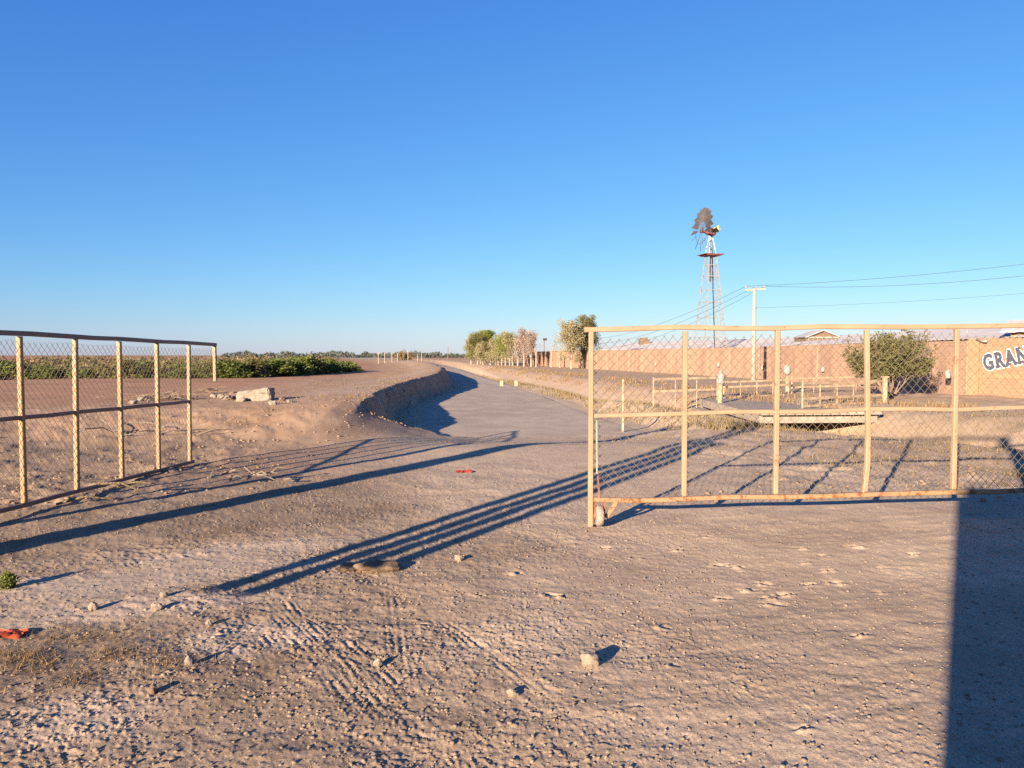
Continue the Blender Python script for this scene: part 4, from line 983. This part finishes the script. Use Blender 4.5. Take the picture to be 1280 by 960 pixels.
# row of trees along the far wall
def tree(px, py_top, py_base, wpx, leafm, dens, label, seed, bare=False, d=None, group='trees along the far wall'):
    rnd_ = random.Random(seed); c = at(px, py_base, 0.2) if d is None else atd(px, d, 0.2); d = c.y
    H = zat(py_top, d) - 0.2; Wd = 1.7 * wpx * d / F / 2
    zg = gz(c.x, c.y); o = empty('tree', (c.x, c.y, zg), label, 'tree', group)
    mb = MB(); lean = rnd_.uniform(-0.1, 0.1)
    mb.tube([(0, 0, -0.1), (lean * 0.4, 0, H * 0.16), (lean, 0.05, H * 0.33)], [0.13, 0.11, 0.09], 8); mb.build('trunk', M['lime'], o)
    mb = MB(); tips = []
    nl = 12 if bare else 8
    for k in range(nl):
        a = rnd_.uniform(0, 6.28); z0 = H * rnd_.uniform(0.16, 0.30); sp = 0.35 if bare else 0.6
        branches(mb, rnd_, (lean, 0.05, min(z0, H * 0.33)), (math.cos(a) * Wd * sp, math.sin(a) * Wd * sp, H * 0.6), H * rnd_.uniform(0.28, 0.42), 0.045, 2, tips, 0.32 if bare else 0.5, 0.5)
    mb.build('limb', M['palebark'] if bare else M['bark'], o)
    cl = [t_ for t_ in tips if t_[2] > H * 0.14]
    for k in range(int(85 * dens)):
        a = rnd_.uniform(0, 6.28); t_ = rnd_.random(); q = Wd * (math.sin(math.pi * min(1, 0.18 + 0.82 * t_)) ** 0.6) * rnd_.random() ** 0.45
        cl.append((q * math.cos(a), q * math.sin(a), H * (0.15 + 0.83 * t_)))
    cl = [(x, y, min(z, H * 0.97)) for x, y, z in cl]
    V, Fc = leaf_cloud(cl, max(3, int(40 * dens)), 0.40, 0.075, seed + 5); np_mesh('crown', V, Fc, leafm, o)
    return o
TL, TP = M['leaf_tree'], M['leaf_pale']
tree(589, 418, 456, 12, TP, 0.6, 'pale thin tree at the far end of the limewashed row', 41, d=128)
tree(597, 416, 457, 16, M['leaf_olive'], 0.8, 'olive dusty tree second from the far end of the row', 42, d=122)
tree(601, 414, 457, 24, TL, 1.6, 'dense green tree, fullest crown in the limewashed row, behind smaller trees', 43, d=127)
tree(612, 414, 457, 22, TL, 1.5, 'dense green tree touching the fullest crown of the row', 44, d=124)
tree(604, 428, 458, 14, TP, 0.9, 'low dusty tree before the dense green crowns', 45, d=114)
tree(613, 427, 458.5, 16, M['leaf_olive'], 0.9, 'low olive tree before the dense green crowns', 46, d=111)
tree(623, 420, 459, 20, TP, 0.9, 'pale yellowish tree between the dense green crowns and a mixed green one', 47, d=108)
tree(632, 416, 460, 22, TL, 0.9, 'loose yellow-green tree midway along the limewashed row', 48, d=104)
tree(641, 417, 460.5, 20, TP, 0.8, 'dusty yellow-green tree beside the bare pinkish poplar', 49, d=101)
tree(655, 411, 461, 18, M['leaf_pink'], 0.34, 'bare pinkish poplar with upright twigs, tallest of the middle row', 50, True, d=97)
tree(664, 413, 461, 16, M['leaf_pink'], 0.32, 'bare poplar leaning close to the tallest bare one', 51, True, d=95)
tree(647, 424, 460.5, 12, M['leaf_pink'], 0.35, 'small half bare tree before the bare poplars', 52, True, d=99)
tree(714, 402, 464, 26, TP, 0.9, 'pale dusty tree with two limewashed trunks nearest the cream gate', 53, d=80)
tree(727, 396, 464, 28, M['leaf_olive'], 0.8, 'tallest dusty olive tree, right behind the end post of the cream gate', 54, d=82)
tree(735, 403, 464, 22, TP, 0.8, 'pale tree half hidden by the end post of the cream gate', 55, d=84)
for px, d_ in ((620, 110), (627, 107), (637, 103), (670, 94), (689, 88), (700, 86)):
    c = atd(px, d_); zg = gz(c.x, c.y); m_ = MB(); rnd_ = random.Random(px); m_.tube([(c.x, c.y, zg - 0.1), (c.x + rnd_.uniform(-.06, .06), c.y, zg + 1.0), (c.x + rnd_.uniform(-.1, .1), c.y, zg + 1.9)], [0.10, 0.08, 0.03], 7)
    for k in range(5):
        a = rnd_.uniform(0, 6.28); m_.tube([(c.x, c.y, zg + 1.2 + 0.1 * k), (c.x + 0.3 * math.cos(a), c.y + 0.3 * math.sin(a), zg + 2.2 + 0.15 * k)], [0.03, 0.012], 4)
    tag(m_.build('sapling', M['lime']), 'limewashed leafless sapling in the row before the far wall', 'tree', 'bare saplings before the far wall')

# far line of trees and low growth at the horizon
rr_ = np.random.default_rng(77); n_ = 1500
ang = rr_.uniform(-0.36, 0.02, n_); dist = rr_.uniform(480, 620, n_)
dens_ = fbm(ang * 60, ang * 0, 66, 3)
hh = 2.2 + 2.0 * dens_; ok = dens_ > -0.55
cc = np.stack([dist * np.tan(ang), dist, np.clip(hh * rr_.random(n_), 0.2, None)], -1)[ok]
V, Fc = leaf_cloud(cc, 5, 1.8, 0.9, 78, 0.7); tag(np_mesh('distant_trees', V, Fc, M['far_tree']), 'low dark band of trees along the horizon', 'trees', kind='stuff')
# leafless bush and pale posts on the plain
o = empty('bare_bush', atd(506, 150, 0.2), 'bare reddish bush on the horizon among white posts', 'bush'); mb = MB(); tips = []; rb = random.Random(9)
for k in range(16):
    a = rb.uniform(0, 6.28); branches(mb, rb, (0, 0, 0), (math.cos(a), math.sin(a), rb.uniform(0.3, 1.2)), 1.3, 0.05, 2, tips, 0.6, 0.2)
mb.build('branch', M['bark'], o)
V, Fc = leaf_cloud(tips, 5, 0.3, 0.12, 10); np_mesh('foliage', V, Fc, M['leaf_dry'], o)
p0 = None
for px, yt, d_ in ((473, 440, 118), (481, 441, 121), (490, 441, 124), (510, 438, 128), (522, 442, 131), (527, 439, 133), (497, 442, 126)):
    c = atd(px, d_); zg = gz(c.x, c.y); m_ = MB(); m_.bar((c.x, c.y, zg - 0.1), (c.x, c.y, zat(yt, d_)), 0.10, 0.10, up=(0, 1, 0), bev=0.01); m_.box((c.x, c.y, zat(yt, d_) + 0.02), (0.13, 0.13, 0.04))
    tag(m_.build('fence_post', M['lime']), 'white post of the far fence along the road bend', 'post', 'white posts of the far fence')
for (a, b, z) in (((atd(510, 128)), (atd(527, 133)), 2.0), ((atd(527, 133)), (atd(585, 150)), 1.3)):
    m_ = MB(); m_.tube([a + Vector((0, 0, z)), b + Vector((0, 0, z))], 0.035, 4); tag(m_.build('fence_wire', M['wood']), 'thin rail between the two tall white far posts' if z > 1.5 else 'thin rail of the far fence running toward the tree row', 'rail')
# second far utility pole on the plain
for px, yt, d_ in ((560, 434, 320),):
    c = atd(px, d_); m_ = MB(); m_.tube([(c.x, c.y, -0.2), (c.x, c.y, zat(yt, d_))], 0.16, 6); m_.bar((c.x - 0.9, c.y, zat(yt + 0.6, d_)), (c.x + 0.9, c.y, zat(yt + 0.6, d_)), 0.14); tag(m_.build('utility_pole', M['wood']), 'tiny far pole standing on the horizon beyond the road bend', 'utility pole')

# ------------------------------------------------------------------ loose things on the ground
def rock_mesh(seed, sx, sy, sz, sub=3, amp=0.28):
    import bmesh
    bm = bmesh.new(); bmesh.ops.create_icosphere(bm, subdivisions=sub, radius=1.0); r_ = random.Random(seed); o1, o2 = r_.uniform(0, 99), r_.uniform(0, 99)
    co = np.array([v.co[:] for v in bm.verts])
    f = 1 + amp * fbm(co[:, 0] * 1.3 + o1, co[:, 1] * 1.3 + co[:, 2] * 1.1 + o2, seed, 4)
    for v, k in zip(bm.verts, f): v.co = Vector((v.co.x * k * sx, v.co.y * k * sy, v.co.z * k * sz))
    me = bpy.data.meshes.new('rock'); bm.to_mesh(me); bm.free()
    me.polygons.foreach_set('use_smooth', [sub > 3] * len(me.polygons)); return me
def rock(name, px, py, sx, sy, sz, m, label, cat, seed, amp=0.28, rz=0.0, z0=0.0, group=None, sub=3):
    me = rock_mesh(seed, sx, sy, sz, sub, amp); me.materials.append(m); o = bpy.data.objects.new(name, me); COL.objects.link(o)
    c = onground(px, py, z0); o.location = (c.x, c.y, c.z + sz * 0.62); o.rotation_euler = (0, 0, rz); return tag(o, label, cat, group)
rock('stone', 738, 836, 0.052, 0.045, 0.040, M['stone'], 'pale rounded stone alone on the open dirt, casting a short dark shadow', 'stone', 1, 0.22, sub=4)
rock('stone', 573, 703, 0.035, 0.03, 0.028, M['stone'], 'small pale stone just past the ends of the long pole shadows', 'stone', 2)
rock('stone', 110, 766, 0.030, 0.026, 0.030, M['stone'], 'small pale stone on the dusty strip near the straw clump', 'stone', 3)
rock('stone', 190, 767, 0.034, 0.028, 0.028, M['stone'], 'pale stone with a neighbour just above it, below the dusty strip', 'stone', 4)
rock('stone', 200, 749, 0.024, 0.022, 0.024, M['stone'], 'small pale stone at the lower edge of the dusty strip', 'stone', 5)
rock('stone', 256, 785, 0.022, 0.02, 0.022, M['stone'], 'tiny pale stone below the hooked tip of the pole shadow', 'stone', 6)
rock('stone', 230, 836, 0.022, 0.02, 0.028, M['rubble'], 'tiny bright white stone with a thin shadow beside the straw clump', 'stone', 7)
rock('stone', 183, 873, 0.026, 0.022, 0.022, M['clod'], 'small orange-brown stone below the straw clump', 'stone', 8)
rock('stone', 640, 876, 0.028, 0.022, 0.02, M['stone'], 'small pale stone low in the open dirt', 'stone', 14)
rock('stone', 470, 838, 0.022, 0.022, 0.022, M['stone'], 'small pale stone at the end of the tyre grooves', 'stone', 15)
rock('dirt_clod', 470, 715, 0.15, 0.08, 0.045, M['clod'], 'low brown clod of earth at the start of the pole shadows', 'clod', 9, 0.3, 0.2, sub=4)
rock('dirt_clod', 436, 713, 0.09, 0.06, 0.03, M['clod'], 'small flat clod beside the larger brown clod', 'clod', 10, 0.3, 0.4)
# broken concrete block with rubble beyond the gate
def conc_block():
    import bmesh
    c = onground(320, 501, 0.4); bm = bmesh.new(); bmesh.ops.create_cube(bm, size=1.0)
    bmesh.ops.subdivide_edges(bm, edges=bm.edges[:], cuts=7, use_grid_fill=True)
    sc_ = c.y / F
    for v in bm.verts:
        x, y, z = v.co; k = 0.06 * float(fbm(np.array([x * 3 + 2]), np.array([z * 3 + y * 2]), 3, 3)[0])
        zt_ = 0.5 + (x + 0.5) * 0.28 if z > 0 else 0
        v.co = Vector(((x + k * 0.5) * 42 * sc_, (y + k) * 0.45, (max(z, -0.5) + 0.5) * (0.68 + 0.30 * (x + 0.5)) * 20 * sc_ * (1 + k)))
    bmesh.ops.bevel(bm, geom=[e for e in bm.edges if e.calc_face_angle(0) > 1.2], offset=0.03, segments=2, affect='EDGES')
    me = bpy.data.meshes.new('concrete_block'); bm.to_mesh(me); bm.free(); me.materials.append(M['rubble'])
    o = bpy.data.objects.new('concrete_block', me); COL.objects.link(o); o.location = c - Vector((0, 0, 0.06)); o.rotation_euler = (0, 0, R(-6))
    tag(o, 'large broken concrete block, pale and squared at one end, on the red ground', 'concrete block')
conc_block()
rq = random.Random(12)
for i, (px, py, s) in enumerate(((296, 499, 0.14), (285, 500, 0.11), (276, 498, 0.10), (291, 494, 0.12), (303, 502, 0.09), (340, 506, 0.10), (352, 501, 0.08), (178, 501, 0.13), (166, 505, 0.10), (187, 503, 0.08), (362, 503, 0.07), (268, 497, 0.09))):
    rock('rubble_chunk', px, py, s * rq.uniform(0.9, 1.5), s, s * 0.7, M['rubble'] if i % 3 else M['clod'], 'broken concrete chunk lying in the rubble round the big block' if 250 < px else 'rubble chunk seen through the yellow gate near brush', 'rubble', 30 + i, 0.35, rq.uniform(0, 3), 0.4, 'rubble chunks round the concrete block' if px > 250 else 'rubble chunks behind the yellow gate')
def twig_pile(name, px, py, n, sp, ln, m, label, z0=0.4, seed=1):
    c = onground(px, py, z0); r_ = random.Random(seed); mb = MB()
    for k in range(n):
        a = r_.gauss(0, 0.7); q = Vector((r_.gauss(0, sp), r_.gauss(0, sp * 0.6), r_.uniform(0.02, 0.18))); l_ = ln * r_.uniform(0.4, 1.2); d = Vector((math.cos(a), math.sin(a), r_.uniform(-0.25, 0.35)))
        p0_, p1_ = q - d * l_ / 2, q + d * l_ / 2; pm = (p0_ + p1_) / 2 + Vector((r_.uniform(-.05, .05), r_.uniform(-.05, .05), r_.uniform(0, .08)))
        for pp_ in (p0_, p1_): pp_.z = max(pp_.z, 0.0)
        mb.tube([c + p0_, c + pm, c + p1_], [0.014, 0.012, 0.005], 4)
    tag(mb.build(name, m), label, 'branches')
twig_pile('branch_pile', 212, 500, 40, 0.55, 0.9, M['bark'], 'pile of dark cut branches behind the last bay of the yellow gate', seed=3)
twig_pile('branch_pile', 262, 492, 18, 0.35, 0.6, M['bark'], 'few dark branches beside the broken concrete block', seed=4)
twig_pile('branch_pile', 170, 545, 12, 0.6, 1.0, M['wood'], 'grey brush heap on the ground seen through the yellow gate', 0.05, seed=5)
twig_pile('dry_stick', 160, 628, 3, 0.25, 0.6, M['grass'], 'few pale dry stalks at the foot of the yellow gate', 0.0, seed=6)
twig_pile('branch_pile', 318, 607, 11, 0.24, 0.28, M['wood'], 'low heap of grey brush where the thin shadows start', 0.0, seed=7)
# green weed and scraps
wv = shrub_variant(61, 0.15, 0.07, M['leaf_green'], 16, 0.018); c = onground(3, 738); wv.location = (c.x, c.y, c.z - 0.01); wv.scale = (0.6, 0.6, 0.75); wv.name = 'weed'; tag(wv, 'small green weed at the picture edge on the dusty strip', 'weed')
def scrap(name, px, py, sx, sy, m, label, seed):
    c = onground(px, py); r_ = np.random.default_rng(seed); n_ = 9; u, v_ = np.meshgrid(np.linspace(-1, 1, n_), np.linspace(-1, 1, n_))
    z = 0.22 * np.abs(fbm(u.ravel() * 1.8 + seed, v_.ravel() * 1.8, seed, 3)); rim = 1 - 0.3 * r_.random(n_ * n_) * (np.maximum(np.abs(u), np.abs(v_)).ravel() > 0.9)
    V = np.stack([u.ravel() * rim * sx, v_.ravel() * rim * sy, z * sx + 0.008], -1); V2 = V - np.array([0, 0, 0.006])
    i_, j_ = np.meshgrid(np.arange(n_ - 1), np.arange(n_ - 1), indexing='ij'); f1 = np.stack([i_ * n_ + j_, i_ * n_ + j_ + 1, (i_ + 1) * n_ + j_ + 1, (i_ + 1) * n_ + j_], -1).reshape(-1, 4)
    o = np_mesh(name, np.vstack([V, V2]), np.vstack([f1, f1[:, ::-1] + n_ * n_]), m); o.location = c; tag(o, label, 'litter')
scrap('plastic_scrap', 580, 591, 0.13, 0.07, M['redplastic'], 'crumpled red plastic scrap on the pale track', 2)
scrap('plastic_scrap', 4, 799, 0.10, 0.06, M['orangeplastic'], 'crumpled orange plastic scrap behind the straw clump', 5)

# ------------------------------------------------------------------ gravel, grass, straw, litter
def scatter(n, xy, rmin, rmax, m, name, label, cat, seed, sink=0.35):
    r_ = np.random.default_rng(seed)
    t_ = (1 + 5 ** 0.5) / 2; b = np.array([(-1, t_, 0), (1, t_, 0), (-1, -t_, 0), (1, -t_, 0), (0, -1, t_), (0, 1, t_), (0, -1, -t_), (0, 1, -t_), (t_, 0, -1), (t_, 0, 1), (-t_, 0, -1), (-t_, 0, 1)]) / 1.9
    f = np.array([(0, 11, 5), (0, 5, 1), (0, 1, 7), (0, 7, 10), (0, 10, 11), (1, 5, 9), (5, 11, 4), (11, 10, 2), (10, 7, 6), (7, 1, 8), (3, 9, 4), (3, 4, 2), (3, 2, 6), (3, 6, 8), (3, 8, 9), (4, 9, 5), (2, 4, 11), (6, 2, 10), (8, 6, 7), (9, 8, 1)])
    x, y = xy; n = len(x); z = height(x, y)
    s = rmin + (rmax - rmin) * r_.random(n) ** 3.2
    v = b[None] * (1 + 0.35 * r_.normal(0, 1, (n, 12, 1)).clip(-1, 1)) * (s[:, None, None] * (np.stack([0.8 + 0.7 * r_.random(n), 0.8 + 0.5 * r_.random(n), 0.5 + 0.4 * r_.random(n)], -1))[:, None, :])
    an = r_.random(n) * 6.28; c_, s_ = np.cos(an)[:, None], np.sin(an)[:, None]
    X = v[..., 0] * c_ - v[..., 1] * s_; Y = v[..., 0] * s_ + v[..., 1] * c_
    V = np.stack([X + x[:, None], Y + y[:, None], v[..., 2] + (z + s * (0.5 - sink))[:, None]], -1).reshape(-1, 3)
    Fc = (f[None] + (np.arange(n) * 12)[:, None, None]).reshape(-1, 3)
    return tag(np_mesh(name, V, Fc, m), label, cat, kind='stuff')
def ground_pts(n, seed, r0, r1, a0, a1, dens=None):
    r_ = np.random.default_rng(seed); a = r_.uniform(a0, a1, n); d = r0 + (r1 - r0) * r_.random(n) ** 1.35
    x, y = d * np.sin(a), d * np.cos(a)
    if dens is not None:
        k = r_.random(n) < dens(x, y); x, y = x[k], y[k]
    return x, y
dl = lambda x, y: np.clip(0.30 + 0.70 * zones(x, y)[1] * (0.35 + 0.9 * ss(-0.3, 0.7, fbm(x * 1.1, y * 1.1, 51, 3))), 0, 1)
M['pebble'] = mat('pebbles', (0.150, 0.112, 0.080), 1.0, (0.260, 0.200, 0.150), 3.0)
M['pebble'].node_tree.nodes['Principled BSDF'].inputs['Specular IOR Level'].default_value = 0.1
scatter(0, ground_pts(85000, 1, 2.2, 17, -0.68, 0.68, dl), 0.0012, 0.0105, M['pebble'], 'gravel', 'loose gravel scattered over the dirt', 'gravel', 2)

M['soilclod'] = mat('soil_clods', (0.17, 0.115, 0.075), 1.0, (0.27, 0.19, 0.13), 2.0, bump=0.5, bscale=40)
M['soilclod'].node_tree.nodes['Principled BSDF'].inputs['Specular IOR Level'].default_value = 0.05
q_ = np.random.default_rng(33)
cy_ = np.concatenate([18.4 + 30 * q_.random(900) ** 1.7, 18.3 + 25 * q_.random(500) ** 1.5]); cs_ = np.concatenate([q_.normal(0.75, 0.35, 900), q_.normal(-0.25, 0.35, 500)])
cx_ = np.interp(cy_, CY, CXS) + cs_
n1 = 2600; lx = q_.uniform(-12, -3.2, n1); ly = q_.uniform(7, 18, n1); kk = fbm(lx * 0.7, ly * 1.1, 34, 3) > q_.random(n1) * 1.4 - 0.7; lx, ly = lx[kk], ly[kk]
n2_ = 3200; wx = q_.uniform(2.2, 13, n2_); wy = q_.uniform(8.4, 19, n2_); kk = fbm(wx * 0.6, wy * 0.9, 35, 3) > q_.random(n2_) * 1.4 - 0.7; wx, wy = wx[kk], wy[kk]
nx_ = 700; ex_ = q_.uniform(-1.5, 4, nx_); ey_ = q_.uniform(11, 19, nx_)
scatter(0, (np.concatenate([cx_, lx, wx]), np.concatenate([cy_, ly, wy])), 0.006, 0.034, M['soilclod'], 'soil_clods', 'crumbled soil clods on the bank and the churned ground', 'clods', 36)

def blades(x, y, h, wd, m, name, label, cat, seed, lean=0.5, zoff=0.0):
    r_ = np.random.default_rng(seed); n = len(x); z = height(x, y) + zoff
    a = r_.random(n) * 6.28; hh_ = h * (0.45 + 0.9 * r_.random(n)); l_ = hh_ * lean * r_.normal(0, 1, (n)).clip(-2, 2)
    b = np.stack([np.cos(a), np.sin(a)], -1) * wd
    base = np.stack([x, y, z - 0.01], -1)
    v0 = base.copy(); v0[:, :2] -= b; v1 = base.copy(); v1[:, :2] += b
    a2 = r_.random(n) * 6.28; tip = base + np.stack([np.cos(a2) * l_, np.sin(a2) * l_, hh_], -1)
    V = np.stack([v0, v1, tip], 1).reshape(-1, 3)
    return tag(np_mesh(name, V, np.arange(n * 3).reshape(-1, 3), m), label, cat, kind='stuff')
r_ = np.random.default_rng(91)
# golden strip beside the road
n_ = 17000; gy = 17.5 + 75 * r_.random(n_) ** 1.8; xr_ = np.interp(gy, RY, RXS); xd_ = np.interp(gy, DY, DXS)
gx = xr_ + 0.1 + (np.minimum(xd_ - xr_, 4.2) - 0.2) * r_.random(n_)
k = fbm(gx * 0.8, gy * 0.5, 71, 3) + 0.2 > r_.random(n_) - 0.45; gx, gy = gx[k], gy[k]
blades(gx, gy, 0.14, 0.014, M['grass'], 'dry_grass', 'golden dry grass along the far edge of the road', 'grass', 92)
# bank tufts before the wall
n_ = 11000; gy = 20 + 75 * r_.random(n_) ** 1.6; xd_ = np.interp(gy, DY, DXS); gx = xd_ + 1.0 + 3.6 * r_.random(n_)
k = fbm(gx * 0.6, gy * 0.4, 72, 3) - 0.1 > r_.random(n_) - 0.5; gx, gy = gx[k], gy[k]
blades(gx, gy, 0.20, 0.018, M['straw'], 'bank_grass', 'brown dry tufts along the bank below the wall', 'grass', 93)
# weedy ground behind the gate
n_ = 20000; gx = r_.uniform(2.2, 14, n_); gy = r_.uniform(8.6, 19.3, n_)
k = (fbm(gx * 0.55, gy * 0.75, 73, 3) * 0.8 - 0.25 + 0.75 * ss(3.8, 7.0, gx) * ss(15, 12, gy) > r_.random(n_) * 0.9 - 0.2); gx, gy = gx[k], gy[k]
blades(gx, gy, 0.065, 0.006, M['straw'], 'dry_grass', 'sparse dry grass on the rough ground behind the cream gate', 'grass', 94, 1.0)
n_ = 15000; gx = r_.uniform(4.5, 15, n_); gy = r_.uniform(9.0, 19.0, n_)
k = (fbm(gx * 0.8, gy * 1.1, 173, 3) * 0.9 + 0.2 * ss(5, 8, gx) > r_.random(n_) * 1.0 - 0.35); gx, gy = gx[k], gy[k]
blades(gx, gy, 0.075, 0.007, M['grass'], 'dry_grass', 'pale dry grass on the ditch bank behind the cream gate', 'grass', 194, 0.9)
n_ = 3500; gx = r_.uniform(6.5, 9.5, n_); gy = r_.uniform(8.3, 10.2, n_); blades(gx, gy, 0.09, 0.006, M['leaf_olive'], 'green_grass', 'green tinged grass by the foot of the cream gate near the wall shadow', 'grass', 98, 0.8)
# straw clump at the left edge
c = onground(70, 832); n_ = 4200; gx = c.x + 0.34 * r_.normal(0, 1, n_); gy = c.y + 0.20 * r_.normal(0, 1, n_); k = fbm(gx * 5, gy * 7, 99, 3) + 0.45 > 1.1 * r_.random(n_); gx, gy = gx[k], gy[k]
blades(gx, gy, 0.05, 0.003, M['straw'], 'straw', 'flattened brown straw clump on the near dirt', 'straw', 95, 2.2)
# short litter of dry stalks over the left ground
n_ = 9000; a_ = r_.uniform(-0.66, 0.0, n_); d_ = 2.8 + 15 * r_.random(n_) ** 1.2; gx, gy = d_ * np.sin(a_), d_ * np.cos(a_); k = dl(gx, gy) > r_.random(n_); gx, gy = gx[k], gy[k]
blades(gx, gy, 0.022, 0.0025, M['straw'], 'litter', 'bits of dry stalk lying on the rough dirt', 'litter', 96, 2.6)
# tufts on the berm and plateau edge
n_ = 6000; gy = 16 + 70 * r_.random(n_) ** 1.5; gx = np.interp(gy, CY, CXS) - 5 * r_.random(n_) ** 1.5 + 0.3; k = fbm(gx * 0.7, gy * 0.5, 75, 3) > 0.15; gx, gy = gx[k], gy[k]
blades(gx, gy, 0.09, 0.010, M['straw'], 'dry_tufts', 'sparse dry tufts on the bank beside the road', 'grass', 97, 0.9)
